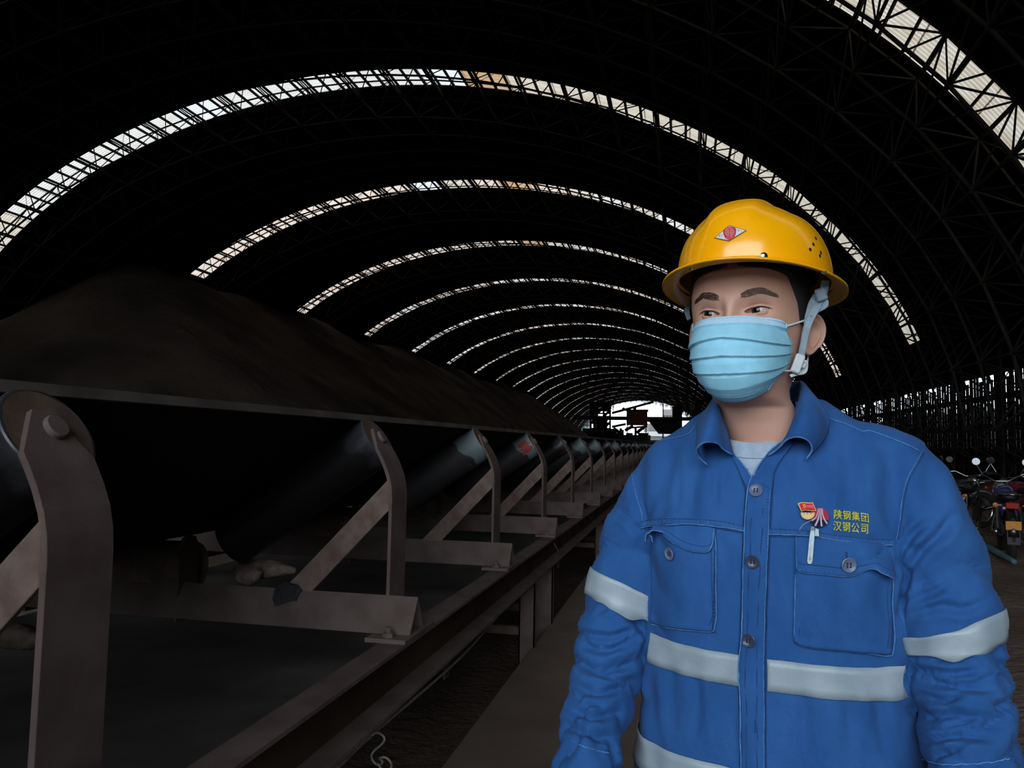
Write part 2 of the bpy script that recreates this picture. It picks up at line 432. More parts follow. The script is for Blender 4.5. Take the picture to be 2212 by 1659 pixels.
# ore stockpile along the left side
def pile_z(x, y):
    yr = np.clip(y, 58, 232); d = np.sqrt((x+47)**2+((y-yr)*1.0)**2)
    p = np.stack([x*.11, y*.11, 0*x], 1)
    z = 16.6-.70*np.sqrt(d*d+4)+1.1
    gul = np.abs(vnoise(np.stack([y*.25, x*.03, 0*x], 1), 5))*.8
    z = z+.55*fbm(p, 11, 5)-gul*np.clip(d/8, 0, 1)
    d2 = np.sqrt((x+41)**2+(y-30)**2); z2 = 8.5-.62*np.sqrt(d2*d2+9)+.5*fbm(p*1.7, 21, 4)
    return np.maximum(np.maximum(z, z2), -.3)
pl = height_grid('ore_pile', -57.8, -20, 150, 12, 262, 420, pile_z, ORE)
tag(pl, 'long dark brown ore stockpile sloping up behind the conveyor on the left', 'stockpile')
# ------------------------------------------------------------------ conveyor
A35 = math.radians(34.5)
CA, SA = math.cos(A35), math.sin(A35)
BCX = -2.15                               # belt centre line
def zc(z): return z+H
ROLL = {}
def roller_mat(kind):
    m = bpy.data.materials.new('roller_steel_'+kind); m.use_nodes = True; n = m.node_tree; b = n.nodes['Principled BSDF']
    tcn = n.nodes.new('ShaderNodeTexCoord'); no = n.nodes.new('ShaderNodeTexNoise'); no.inputs['Scale'].default_value = 9; no.inputs['Detail'].default_value = 8
    n.links.new(tcn.outputs['Object'], no.inputs['Vector'])
    sp = n.nodes.new('ShaderNodeSeparateXYZ'); n.links.new(tcn.outputs['Object'], sp.inputs[0])
    mth = n.nodes.new('ShaderNodeMath'); mth.operation = 'MULTIPLY_ADD'; n.links.new(no.outputs['Fac'], mth.inputs[0])
    mth.inputs[1].default_value = .34; n.links.new(sp.outputs['X'], mth.inputs[2])       # X along the roller, 0 at outer end
    r = n.nodes.new('ShaderNodeValToRGB'); e = r.color_ramp.elements
    r.color_ramp.interpolation = 'LINEAR'
    dark = (.034, .032, .034, 1)
    if kind == 'bare': e[0].position = .0; e[0].color = (.34, .35, .41, 1); e[1].position = .26; e[1].color = dark
    else:
        e[0].position = .285; e[0].color = (.16, .20, .21, 1) ; e[1].position = .30; e[1].color = dark
    n.links.new(mth.outputs[0], r.inputs[0]); n.links.new(r.outputs[0], b.inputs['Base Color'])
    b.inputs['Metallic'].default_value = .75 if kind == 'bare' else .15
    b.inputs['Roughness'].default_value = .34 if kind == 'bare' else .5
    return m
RM = {k: roller_mat(k) for k in ('bare', 'paint')}
RRED = mat('red_paint_patch', (.25, .03, .025), (.32, .05, .04), rough=.5, scale=20)
RDARK = mat('dull_roller_steel', (.11, .080, .062), (.20, .145, .11), rough=.8, scale=12, bump=.4, bscale=80, dist=.003, metal=.2)

def idler(proto_kind, Y):
    root = empty('conveyor_idler', (0, Y, 0)); BY = -.072
    # angle crossbeam, apex up
    hb, tt = .116, .012; x0, x1 = -3.42, -.895; zt = zc(-.536)
    mb = MB()
    pts = [(0, 0), (.078, -hb), (.078-.016, -hb), (0, -.022), (-.078+.016, -hb), (-.078, -hb)]
    mb.prism(pts, (x0, BY, zt), (0, 1, 0), (0, 0, 1), (1, 0, 0), x1-x0)
    mb.build('cross_beam', DUST, root, bevel=.002)
    for sgn, xe in ((1, -.893), (-1, 2*BCX+.893)):
        # foot plate with bolts
        xa, xb = (xe-.135, xe+.008) if sgn > 0 else (xe-.008, xe+.135)
        fp = MB().box(xa, xb, BY-.145, BY+.145, zc(-.665), zc(-.650)).build('foot_plate', DUST, root, bevel=.002)
        for yy in (BY-.112, BY+.112):
            mb = MB(); cxp = (xa+xb)/2
            mb.lathe([(0, .02), (.016, .02)], 6, Matrix.Translation((cxp, yy, zc(-.652)))@Matrix.Rotation(-pi/2, 4, 'Y'))
            mb.lathe([(.016, .009), (.034, .009)], 8, Matrix.Translation((cxp, yy, zc(-.652)))@Matrix.Rotation(-pi/2, 4, 'Y'))
            mb.build('bolt', DUST, fp)
        # bent post plate: path in XZ, width along Y
        path = [(-1.000, -.655), (-1.000, -.205), (-1.003, -.165), (-1.012, -.125), (-1.028, -.085), (-1.048, -.047), (-1.075, -.002), (-1.103, .045)]
        if sgn < 0: path = [(2*BCX-a, b) for a, b in path]
        L = [0]
        for a, b in zip(path, path[1:]): L.append(L[-1]+math.hypot(a[0]-b[0], a[1]-b[1]))
        Lt = L[-1]
        def yr(l):                         # near/far edge of the plate at length l
            h_ = Lt-l
            ya = -.075+max(0, (.085-h_)/.085)*.055
            yb = .075-max(0, (.10-h_)/.10)*.055
            return ya, yb
        fine = []; ls = sorted(set(list(L)+[Lt-.085, Lt-.10, Lt-.04]))
        for l in ls: fine.append((np.interp(l, L, [p_[0] for p_ in path]), np.interp(l, L, [p_[1] for p_ in path]), *yr(l)))
        mb = MB(); th = .013
        for i, (x, z, ya, yb) in enumerate(fine):
            i2 = min(i+1, len(fine)-1); i1 = max(i-1, 0)
            dx, dz = fine[i2][0]-fine[i1][0], fine[i2][1]-fine[i1][1]; q = math.hypot(dx, dz); nx, nz = dz/q*sgn, -dx/q*sgn
            mb.v += [(x, ya, zc(z)), (x, yb, zc(z)), (x-nx*th*sgn*sgn, yb, zc(z-nz*th)), (x-nx*th, ya, zc(z-nz*th))]
        n = len(fine)
        mb.f.append((0, 1, 2, 3)); mb.f.append((4*n-1, 4*n-2, 4*n-3, 4*n-4))
        for i in range(n-1):
            for j in range(4): mb.f.append((4*i+j, 4*i+(j+1) % 4, 4*i+4+(j+1) % 4, 4*i+4+j))
        mb.build('post', DUST, root, bevel=.0015)
        # diagonal brace, a flat bar
        poly = [(-1.012, -.132), (-1.012, -.245), (-1.30, -.547), (-1.412, -.547)]
        if sgn < 0: poly = [(2*BCX-a, b) for a, b in poly]
        MB().prism([(a, zc(b)) for a, b in poly], (0, BY-.004, 0), (1, 0, 0), (0, 0, 1), (0, 1, 0), .013).build('brace', BRACE, root, bevel=.0015)
        # wing roller; local X runs from the outer end inwards
        ro = Vector((-1.093, .012, zc(.005))); dirv = Vector((-CA, 0, -SA))
        if sgn < 0: ro.x = 2*BCX-ro.x; dirv.x = CA
        R_, Ln = .096, .70
        yv = Vector((0, 1, 0)); zv = dirv.cross(yv)
        mt = Matrix((dirv, yv, zv)).transposed().to_4x4(); mt.translation = ro
        cap_prof = [(.022, .012), (.020, .045), (.010, .060), (.012, .074), (.003, .084), (.0005, .0895)]
        prof = [(.03, .088), (.0, .0890), (.0, R_-.0025), (.003, R_), (Ln-.004, R_), (Ln, .0925), (Ln, .088), (Ln-.03, .07), (Ln-.03, .02)]
        mb = MB().lathe(prof, 40)
        rr = mb.build('roller', RM[proto_kind], root, auto=.6); rr.matrix_local = mt
        MB().lathe(cap_prof, 36).build('end_cap', DUST_D, rr, auto=.8)
        sh = MB().lathe([(-.022, .017), (-.022, .021), (-.019, .0235), (-.006, .0235), (-.006, .014), (Ln+.03, .014)], 20).build('shaft', DUST, rr, auto=.6)
        # inner bracket carrying wing and centre roller ends
        xb_ = -1.825 if sgn > 0 else 2*BCX+1.825
        mb = MB(); poly = [(-.06, -.17), (.06, -.17), (.055, .10), (.035, .135), (.0, .145), (-.035, .135), (-.055, .10)]
        mb.prism(poly, (xb_, BY+.025, zc(-.51)), (0, 1, 0), (0, 0, 1), (1 if sgn > 0 else -1, 0, 0), .012)
        mb.build('roller_bracket', DUST_D, root, bevel=.001)
    mt = Matrix.Translation((-1.825, 0, zc(-.495)))@Matrix.Rotation(pi, 4, 'Z')
    c = MB().lathe(prof, 36).build('roller', RDARK, root, auto=.6); c.matrix_local = mt
    c.scale = (.93, 1, 1)
    return root
protos = {k: idler(k, 0) for k in ('bare', 'paint')}
kmap = kid_map()
ORD = ['nearest', 'second', 'third', 'fourth', 'fifth', 'sixth', 'seventh', 'eighth', 'ninth', 'tenth', 'eleventh', 'twelfth', 'thirteenth', 'fourteenth', 'fifteenth', 'sixteenth']
def ordw(n):
    t = {1: 'first', 2: 'second', 3: 'third', 4: 'fourth', 5: 'fifth', 6: 'sixth', 7: 'seventh', 8: 'eighth', 9: 'ninth', 10: 'tenth', 11: 'eleventh', 12: 'twelfth', 13: 'thirteenth', 14: 'fourteenth', 15: 'fifteenth', 16: 'sixteenth', 17: 'seventeenth', 18: 'eighteenth', 19: 'nineteenth', 20: 'twentieth', 30: 'thirtieth'}
    return t[n] if n in t else {2: 'twenty-', 3: 'thirty-'}[n//10]+t[n % 10]
kinds = ['bare', 'bare', 'paint', 'paint', 'bare', 'paint', 'paint', 'bare', 'paint', 'bare']
used = set()
for n_ in range(34):
    k_ = kinds[n_] if n_ < 10 else ('bare' if n_ % 3 else 'paint')
    if k_ not in used: o = protos[k_]; used.add(k_)
    else: o = copy_tree(protos[k_], kmap)
    o.location = (0, 1.13+1.5*n_, 0)
    if n_ == 0: lb = 'nearest conveyor idler frame, its dusty bent post filling the left edge of the picture'
    elif n_ == 1: lb = 'second conveyor idler frame from the camera, polished black roller on a dusty bent post'
    elif n_ == 2: lb = 'third conveyor idler frame from the camera, flaking pale blue paint on its roller end'
    elif n_ == 3: lb = 'fourth conveyor idler frame from the camera, with a red patch on its pale roller end'
    elif n_ < 16: lb = '%s conveyor idler frame counted from the camera, dusty brown with a dark roller' % ORD[n_]
    else: lb = '%s conveyor idler frame counted from the camera, tiny and far down the belt line' % ordw(n_+1)
    tag(o, lb, 'conveyor idler', 'troughing idler frames carrying the belt')
    if n_ == 1:
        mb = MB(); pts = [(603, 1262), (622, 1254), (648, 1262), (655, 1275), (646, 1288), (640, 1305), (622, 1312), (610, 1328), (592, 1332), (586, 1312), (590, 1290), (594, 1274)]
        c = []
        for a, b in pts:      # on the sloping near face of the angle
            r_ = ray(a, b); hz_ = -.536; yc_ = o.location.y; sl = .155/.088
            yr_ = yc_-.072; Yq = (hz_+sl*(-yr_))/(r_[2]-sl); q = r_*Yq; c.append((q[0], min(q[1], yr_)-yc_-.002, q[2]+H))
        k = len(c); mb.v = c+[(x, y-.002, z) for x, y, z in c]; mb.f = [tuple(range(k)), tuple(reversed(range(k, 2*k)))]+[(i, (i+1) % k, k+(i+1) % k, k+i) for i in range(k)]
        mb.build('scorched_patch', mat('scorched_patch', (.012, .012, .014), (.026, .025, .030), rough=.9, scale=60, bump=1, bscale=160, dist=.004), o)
    if n_ == 3:
        red = [c for c in bpy.data.objects if c.parent == o and c.name.startswith('roller') and 'bracket' not in c.name][0]
        mb = MB(); R_ = .0967
        for i in range(9):
            for j in range(2):
                an = math.radians(150+i*7); mb.v.append(((.02, .10)[j]+.015*math.sin(i*2.1), R_*math.cos(an), R_*math.sin(an)))
        for i in range(8): mb.f.append((2*i, 2*i+1, 2*i+3, 2*i+2))
        mb.build('paint_patch', RRED, red)

# belt: trough cross-section swept down the shed
def sweep(name, prof, y0, y1, m, parent=None, n=2, thick=.016):
    prof = np.asarray(prof, float); d = np.gradient(prof, axis=0); nn = np.stack([-d[:, 1], d[:, 0]], 1); nn /= np.linalg.norm(nn, axis=1)[:, None]
    up = prof+nn*thick if nn[len(nn)//2, 1] > 0 else prof-nn*thick
    loop = np.concatenate([prof, up[::-1]]); mb = MB(); k = len(loop); ys = np.linspace(y0, y1, n)
    for yy in ys: mb.v += [(a, yy, zc(b)) for a, b in loop]
    for i in range(n-1):
        for j in range(k): mb.f.append((i*k+j, i*k+(j+1) % k, (i+1)*k+(j+1) % k, (i+1)*k+j))
    mb.f.append(tuple(range(k))[::-1]); mb.f.append(tuple((n-1)*k+i for i in range(k)))
    return mb.build(name, m, parent, auto=.6)
off = .004
ux, uz = -SA*-1, 0
pr = [(-1.158, .074), (-1.30, -.022), (-1.50, -.160), (-1.68, -.283), (-1.76, -.335), (-1.83, -.374), (-1.92, -.395), (-2.15, -.3975)]
pr = pr+[(2*BCX-a, b) for a, b in pr[-2::-1]]
belt = empty('conveyor_belt', (0, 0, 0))
tag(belt, 'long black rubber conveyor belt running away along the left of the walkway', 'conveyor belt')
b1 = sweep('carrying_run', cat_rom(pr, 41)+[0, .009], -3, 130, BELT, belt, 2)
sweep('belt_edge', [(-1.152, .070), (-1.158, .092)], -3, 130, BELTE, belt, 2, thick=.010)
rb = MB().box(2*BCX+1.12, -1.12, -3, 130, zc(-.905), zc(-.89)).build('return_run', BELTR, belt)
# stringer channels
WEBM = mat('shaded_brown_web', (.040, .027, .020), (.070, .050, .038), rough=1, scale=4, spec=.05)  # darker brown carries the shade inside the channel recess
def channel(name, xo, sgn, label):
    """C section opening towards +sgn; flanges reach xo"""
    w_, t_ = .092, .010; xi = xo-sgn*w_
    mb = MB(); o_ = (lambda a: a)
    poly = [(xi, -.665), (xo, -.665), (xo, -.677), (xi+sgn*t_, -.677), (xi+sgn*t_, -.842), (xo, -.842), (xo, -.854), (xi, -.854)]
    o = empty(name, (0, 0, 0))
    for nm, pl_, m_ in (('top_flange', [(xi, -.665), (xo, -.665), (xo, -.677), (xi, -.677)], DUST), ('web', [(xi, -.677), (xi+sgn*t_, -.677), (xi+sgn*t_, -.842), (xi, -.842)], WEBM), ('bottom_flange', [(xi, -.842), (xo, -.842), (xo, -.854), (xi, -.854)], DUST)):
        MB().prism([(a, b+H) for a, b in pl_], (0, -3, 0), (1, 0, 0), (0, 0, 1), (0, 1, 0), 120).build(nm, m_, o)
    tag(o, label, 'steel beam', 'stringer channels under the belt'); return o
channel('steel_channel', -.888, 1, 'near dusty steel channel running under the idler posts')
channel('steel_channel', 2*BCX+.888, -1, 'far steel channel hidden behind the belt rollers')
legs = []
for k, yy in enumerate([-2.6, 4.78, 5.45, 9.0, 9.7, 13.2, 17.4, 21.6, 26, 30, 34, 38, 42, 46]):
    root = empty('support_leg', (0, yy, 0))
    wd = .10 if k % 2 else .13
    for xo, s_ in ((-.905, 1), (2*BCX+.905, -1)):
        xi = xo-s_*wd
        poly = [(min(xi, xo), 0), (max(xi, xo), 0), (max(xi, xo), .008), (min(xi, xo), .008)]
        mb = MB(); mb.box(min(xi, xo), max(xi, xo), 0, .008, -.26, zc(-.854)); mb.box(xo-s_*.008, xo, 0, .055, -.26, zc(-.854)) if s_ > 0 else mb.box(xo, xo+.008, 0, .055, -.26, zc(-.854))
        mb.box(min(xi, xi+s_*.008), max(xi, xi+s_*.008), 0, .055, -.26, zc(-.854))
        mb.build('leg', DUST, root)
        MB().box(min(xi, xo)-.03, max(xi, xo)+.03, -.03, .09, -.26, -.248).build('base_plate', DUST, root)
    MB().box(2*BCX+1.0, -1.0, .01, .05, zc(-1.2), zc(-1.15)).build('cross_tie', DUST_D, root)
    lab = {1: 'first visible support leg under the channel, beside the walkway slab', 2: 'wider support leg just behind the first one under the channel'}.get(k, '%s support leg along the channel, small and deeper down the walkway' % ordw(max(k, 1)))
    if k == 0: lab = 'support leg of the conveyor behind the viewer'
    tag(root, lab, 'support leg', 'legs carrying the conveyor channel')
# return idler roll
for k in range(4):
    rr = empty('return_idler', (0, 3.2+3*k, 0))
    MB().lathe([(0, .02), (0, .054), (2.0, .054), (2.0, .02)], 24, Matrix.Translation((2*BCX+1.15, 0, zc(-.962)))).build('roller', RDARK, rr, auto=.6)
    MB().bar((2*BCX+.98, 0, zc(-.962)), (-.99, 0, zc(-.962)), .013, 8).build('shaft', DUST_D, rr)
    for xx in (-.99, 2*BCX+.98): MB().box(xx, xx+.01, -.03, .03, zc(-1.0), zc(-.854)).build('hanger', DUST_D, rr)
    tag(rr, '%s return roller from the camera, hung beneath the channel under the lower belt run' % ordw(k+1), 'return roller', 'return rollers under the lower belt')
# pull rope with a knotted loop
rm = mat('dusty_rope', (.22, .19, .17), (.34, .30, .27), rough=1, scale=60, bump=.6, bscale=400, dist=.002)
rope = empty('pull_rope', (0, 0, 0)); tag(rope, 'thin dusty pull rope stretched below the channel with a knotted loop', 'rope')
pts = [P(560, 1790, 1.75), P(728, 1659, 2.05), P(800, 1590, 2.35), P(1000, 1415, 3.35), P(1100, 1300, 4.4), P(1160, 1228, 5.4), P(1195, 1195, 6.2), P(1235, 1185, 7.2)]
MB().tube(cat_rom(pts, 60), .0055, 6).build('line', rm, rope, smooth=True)
Yk = 2.33
lp = [(797, 1597), (803, 1588), (815, 1583), (828, 1590), (830, 1600), (822, 1610), (812, 1618), (803, 1630), (805, 1642), (812, 1650), (822, 1652), (826, 1644), (820, 1638), (832, 1636), (842, 1644), (846, 1656), (838, 1664), (826, 1662), (816, 1650)]
pts = [P(a, b, Yk+.02*math.sin(i*1.3)) for i, (a, b) in enumerate(lp)]
MB().tube(cat_rom(pts, 90), .0038, 6).build('knotted_loop', rm, rope, smooth=True)
pts = [P(1195, 1168, 5.9), P(1200, 1180, 5.9), P(1206, 1195, 6.0), P(1190, 1212, 5.95), P(1175, 1232, 5.6)]
MB().tube(cat_rom(pts, 24), .004, 6).build('tie', rm, rope, smooth=True)
# spilled lumps on the beams
def lump(loc, r, sd):
    bm = bmesh.new(); bmesh.ops.create_icosphere(bm, subdivisions=3, radius=1)
    co = np.array([v.co[:] for v in bm.verts]); d = 1+.35*fbm(co*1.3+sd*7, sd, 3)
    for v, q in zip(bm.verts, d): v.co = Vector((v.co.x*r[0]*q, v.co.y*r[1]*q, v.co.z*r[2]*q))
    me = bpy.data.meshes.new('ore_lump'); bm.to_mesh(me); bm.free(); me.materials.append(GRIT); me.polygons.foreach_set('use_smooth', [True]*len(me.polygons))
    o = bpy.data.objects.new('ore_lump', me); COL.objects.link(o); o.location = loc; return o
a = lump(P(575, 1228, 2.75), (.13, .05, .035), 2); tag(a, 'pale elongated ore lump caked behind the second cross beam under the roller', 'ore lump', 'spilled ore caked on the frames')
a = lump(P(540, 1245, 2.66), (.045, .04, .03), 5); tag(a, 'small rounded ore lump at the tip of the pale elongated lump', 'ore lump', 'spilled ore caked on the frames')
a = lump(P(30, 1372, 2.2), (.10, .05, .045), 8); tag(a, 'rough brown ore clump at the left edge behind the nearest post', 'ore lump', 'spilled ore caked on the frames')
# ------------------------------------------------------------------ the worker
def cloth_mat(name, c1, c2, wear=None):
    m = bpy.data.materials.new(name); m.use_nodes = True; n = m.node_tree; b = n.nodes['Principled BSDF']
    b.inputs['Roughness'].default_value = .85; b.inputs['Specular IOR Level'].default_value = .15
    b.inputs['Sheen Weight'].default_value = .04; b.inputs['Sheen Roughness'].default_value = .5
    t_ = n.nodes.new('ShaderNodeTexCoord')
    no = n.nodes.new('ShaderNodeTexNoise'); no.inputs['Scale'].default_value = 22; no.inputs['Detail'].default_value = 8; no.inputs['Roughness'].default_value = .6
    mp = n.nodes.new('ShaderNodeMapping'); mp.inputs['Scale'].default_value = (1, 1, .45)
    n.links.new(t_.outputs['Object'], mp.inputs[0]); n.links.new(mp.outputs[0], no.inputs['Vector'])
    r = n.nodes.new('ShaderNodeValToRGB'); r.color_ramp.elements[0].position = .32; r.color_ramp.elements[1].position = .68
    r.color_ramp.elements[0].color = (*c1, 1); r.color_ramp.elements[1].color = (*c2, 1)
    n.links.new(no.outputs['Fac'], r.inputs[0]); n.links.new(r.outputs[0], b.inputs['Base Color'])
    wv = n.nodes.new('ShaderNodeTexWave'); wv.inputs['Scale'].default_value = 420; wv.inputs['Distortion'].default_value = 1.5
    wv.bands_direction = 'DIAGONAL'
    n.links.new(t_.outputs['Object'], wv.inputs['Vector'])
    n3 = n.nodes.new('ShaderNodeTexNoise'); n3.inputs['Scale'].default_value = 90; n3.inputs['Detail'].default_value = 5
    n.links.new(t_.outputs['Object'], n3.inputs['Vector'])
    ad = n.nodes.new('ShaderNodeMath'); ad.operation = 'MULTIPLY_ADD'; ad.inputs[1].default_value = .25
    n.links.new(wv.outputs['Fac'], ad.inputs[0]); n.links.new(n3.outputs['Fac'], ad.inputs[2])
    bp = n.nodes.new('ShaderNodeBump'); bp.inputs['Strength'].default_value = .35; bp.inputs['Distance'].default_value = .0016
    n.links.new(ad.outputs[0], bp.inputs['Height']); n.links.new(bp.outputs[0], b.inputs['Normal'])
    return m
DENIM = cloth_mat('washed_blue_twill', (.0175, .082, .258), (.027, .108, .312))
DENIM2 = cloth_mat('patched_blue_twill', (.0165, .078, .248), (.028, .113, .325))
SEAMM = mat('worn_seam_highlight', (.05, .165, .42), (.11, .27, .55), rough=.9, scale=120)  # lighter blue for seam wear, with edge highlights painted in
STITCH = mat('dark_seam_thread', (.010, .038, .13), (.015, .055, .18), rough=.9, scale=60)
TAPE = mat('silver_reflective_tape', (.25, .32, .37), (.34, .41, .46), rough=.45, scale=18, detail=7, bump=.25, bscale=90, dist=.002, spec=.6)
SKIN = mat('tan_skin', (.50, .27, .195), (.57, .33, .245), rough=.5, scale=14, bump=.15, bscale=420, dist=.0008, sss=.25, spec=.35)
LIPS = mat('lip_skin', (.42, .17, .14), rough=.5)
HAIRM = mat('black_hair', (.008, .007, .007), (.018, .015, .014), rough=.6, scale=200, bump=1, bscale=500, dist=.002)
BROW = mat('eyebrow_hair', (.10, .062, .048), rough=.9)
TEE = mat('light_grey_cotton', (.30, .38, .47), (.36, .45, .54), rough=.95, scale=90, bump=.4, bscale=700, dist=.001, spec=.1)
MASKM = mat('pale_blue_mask_fabric', (.27, .60, .77), (.32, .66, .82), rough=.75, scale=60, bump=.35, bscale=900, dist=.0006, spec=.25, sss=.0)
MASKT = mat('lighter_mask_border', (.42, .64, .82), (.47, .69, .86), rough=.75, scale=60, bump=.3, bscale=900, dist=.0005, spec=.25)
MASKDOT = mat('welded_mask_dots', (.20, .44, .60), rough=.7)
ELAST = mat('white_elastic', (.62, .68, .72), rough=.8)
HELM = mat('glossy_yellow_shell', (.97, .415, .001), (.99, .44, .002), rough=.22, scale=6, spec=.5, coat=.35, bump=.04, bscale=40, dist=.002)
STRAPM = mat('grey_blue_webbing', (.20, .27, .32), (.27, .35, .41), rough=.8, scale=80, bump=.6, bscale=900, dist=.001)
WHITEP = mat('white_plastic', (.62, .68, .68), rough=.4)
CHROME = mat('polished_rivet', (.75, .75, .75), rough=.18, metal=1)
BLACKM = mat('black_hole', (.004, .003, .002), rough=.9)
BUTTONM = mat('grey_navy_button', (.13, .16, .25), rough=.35, spec=.5)
BUTTOND = mat('dark_button', (.045, .055, .09), rough=.3, spec=.5)
THREAD = mat('navy_thread', (.008, .012, .05), rough=.9)

PSI = math.radians(14); OX, OY = .124, 1.175
Ls = Vector((math.cos(PSI), -math.sin(PSI), 0)); Fs = Vector((-math.sin(PSI), -math.cos(PSI), 0))
def WP(s, f, z): return Vector((OX, OY, H))+Ls*s+Fs*f+Vector((0, 0, z))
# torso levels: z, half width, front depth, back depth
TL = np.array([
 (-.70, .205, .125, .120), (-.62, .203, .128, .120), (-.50, .198, .130, .118), (-.42, .190, .126, .115), (-.34, .182, .122, .112),
 (-.26, .178, .122, .112), (-.18, .178, .124, .115), (-.12, .181, .122, .116), (-.08, .186, .114, .112), (-.05, .188, .104, .104),
 (-.025, .188, .094, .096), (-.005, .179, .084, .088), (.010, .163, .076, .082), (.025, .141, .068, .077), (.040, .117, .062, .072),
 (.055, .092, .058, .069), (.068, .074, .056, .068)])
def torso_ring(z, off=0, n=120):
    a = np.interp(z, TL[:, 0], TL[:, 1])+off; bf = np.interp(z, TL[:, 0], TL[:, 2])+off; bb = np.interp(z, TL[:, 0], TL[:, 3])+off
    th = np.linspace(0, 2*pi, n, endpoint=False); c, s_ = np.cos(th), np.sin(th)
    ex = 2/2.35
    x = a*np.sign(c)*np.abs(c)**ex; y = np.where(s_ > 0, bf, bb)*np.sign(s_)*np.abs(s_)**ex
    y = y+np.interp(z, [-.7, -.1, .07], [0, 0, -.012])
    return np.array([WP(x[i], y[i], z)[:] for i in range(n)])
ARM_L = [P(1925, 1008, 1.14), P(1970, 1085, 1.125), P(2014, 1215, 1.115), P(2052, 1340, 1.10), P(2068, 1440, 1.095), P(2086, 1560, 1.065), P(2098, 1680, 1.035), P(2098, 1775, 1.01)]
RAD_L = [.052, .059, .0605, .0575, .0540, .0500, .0470, .0430]
ARM_R = [P(1470, 1010, 1.21), P(1425, 1075, 1.215), P(1372, 1190, 1.21), P(1339, 1300, 1.20), P(1316, 1420, 1.18), P(1292, 1530, 1.14), P(1270, 1640, 1.09), P(1255, 1740, 1.05)]
RAD_R = [.048, .056, .0550, .0500, .0500, .0460, .0400, .0370]
def arm_curve(pts, rad, n=160):
    c = cat_rom([p[:] for p in pts], n); r = cat_rom(np.array(rad)[:, None], n)[:, 0]; return c, r
CL, RL = arm_curve(ARM_L, RAD_L); CR, RR = arm_curve(ARM_R, RAD_R)
def tube_grid(c, r, n=40, cap=True, flat=1.0):
    d = np.gradient(c, axis=0); d /= np.linalg.norm(d, axis=1)[:, None]; G = []
    up = np.array([0, 1., 0])
    for i in range(len(c)):
        u = np.cross(d[i], up); u /= np.linalg.norm(u); v = np.cross(u, d[i])
        an = np.linspace(0, 2*pi, n, endpoint=False)
        G.append(c[i]+r[i]*(np.cos(an)[:, None]*u+np.sin(an)[:, None]*v*flat))
    return np.array(G)
def grid_to(mb, G, capend=True):
    m, n = G.shape[:2]; k = len(mb.v); mb.v += [tuple(p) for p in G.reshape(-1, 3)]
    for i in range(m-1):
        for j in range(n): mb.f.append((k+i*n+j, k+i*n+(j+1) % n, k+(i+1)*n+(j+1) % n, k+(i+1)*n+j))
    if capend: mb.f.append(tuple(k+j for j in reversed(range(n)))); mb.f.append(tuple(k+(m-1)*n+j for j in range(n)))

person = empty('person', (0, 0, 0))
tag(person, 'worker in a blue work jacket with reflective tape and a pale blue face mask', 'person')

# --- jacket: union of torso and sleeves
mb = MB()
zs = np.concatenate([np.linspace(-.70, -.12, 24), np.linspace(-.10, .068, 26)])
grid_to(mb, np.array([torso_ring(z) for z in zs]))
for (c, r) in ((CL, RL), (CR, RR)): grid_to(mb, tube_grid(c, r))
for pts_, r_ in (([P(1830, 985, 1.15), P(1895, 1000, 1.145), P(1960, 1030, 1.135)], .052), ([P(1520, 985, 1.20), P(1465, 1005, 1.21), P(1425, 1045, 1.215)], .047)):
    c_ = cat_rom([p[:] for p in pts_], 12); grid_to(mb, tube_grid(c_, np.full(12, r_), 24))
jk = mb.build('jacket', DENIM, None, smooth=True)
md = jk.modifiers.new('r', 'REMESH'); md.mode = 'VOXEL'; md.voxel_size = .0036; md.use_smooth_shade = True
sm = jk.modifiers.new('s', 'SMOOTH'); sm.factor = .5; sm.iterations = 14
dg = bpy.context.evaluated_depsgraph_get(); me = bpy.data.meshes.new_from_object(jk.evaluated_get(dg)); jk.modifiers.clear(); jk.data = me
nv = len(me.vertices); co = np.empty(nv*3); me.vertices.foreach_get('co', co); co = co.reshape(-1, 3)
nr = np.empty(nv*3); me.vertices.foreach_get('normal', nr); nr = nr.reshape(-1, 3)
def smoothstep(a, b, x): t = np.clip((x-a)/(b-a), 0, 1); return t*t*(3-2*t)
def near_curve(co, c, r):
    best = np.full(len(co), 9.); bi = np.zeros(len(co), int)
    for i in range(0, len(c), 2):
        d = np.linalg.norm(co-c[i], axis=1); k = d < best; best[k] = d[k]; bi[k] = i
    return bi, best
O3 = np.array([OX, OY, H]); rel = co-O3
ss, ff, zz = rel@np.array(Ls), rel@np.array(Fs), rel[:, 2]
disp = np.zeros(nv); slw = np.zeros(nv)
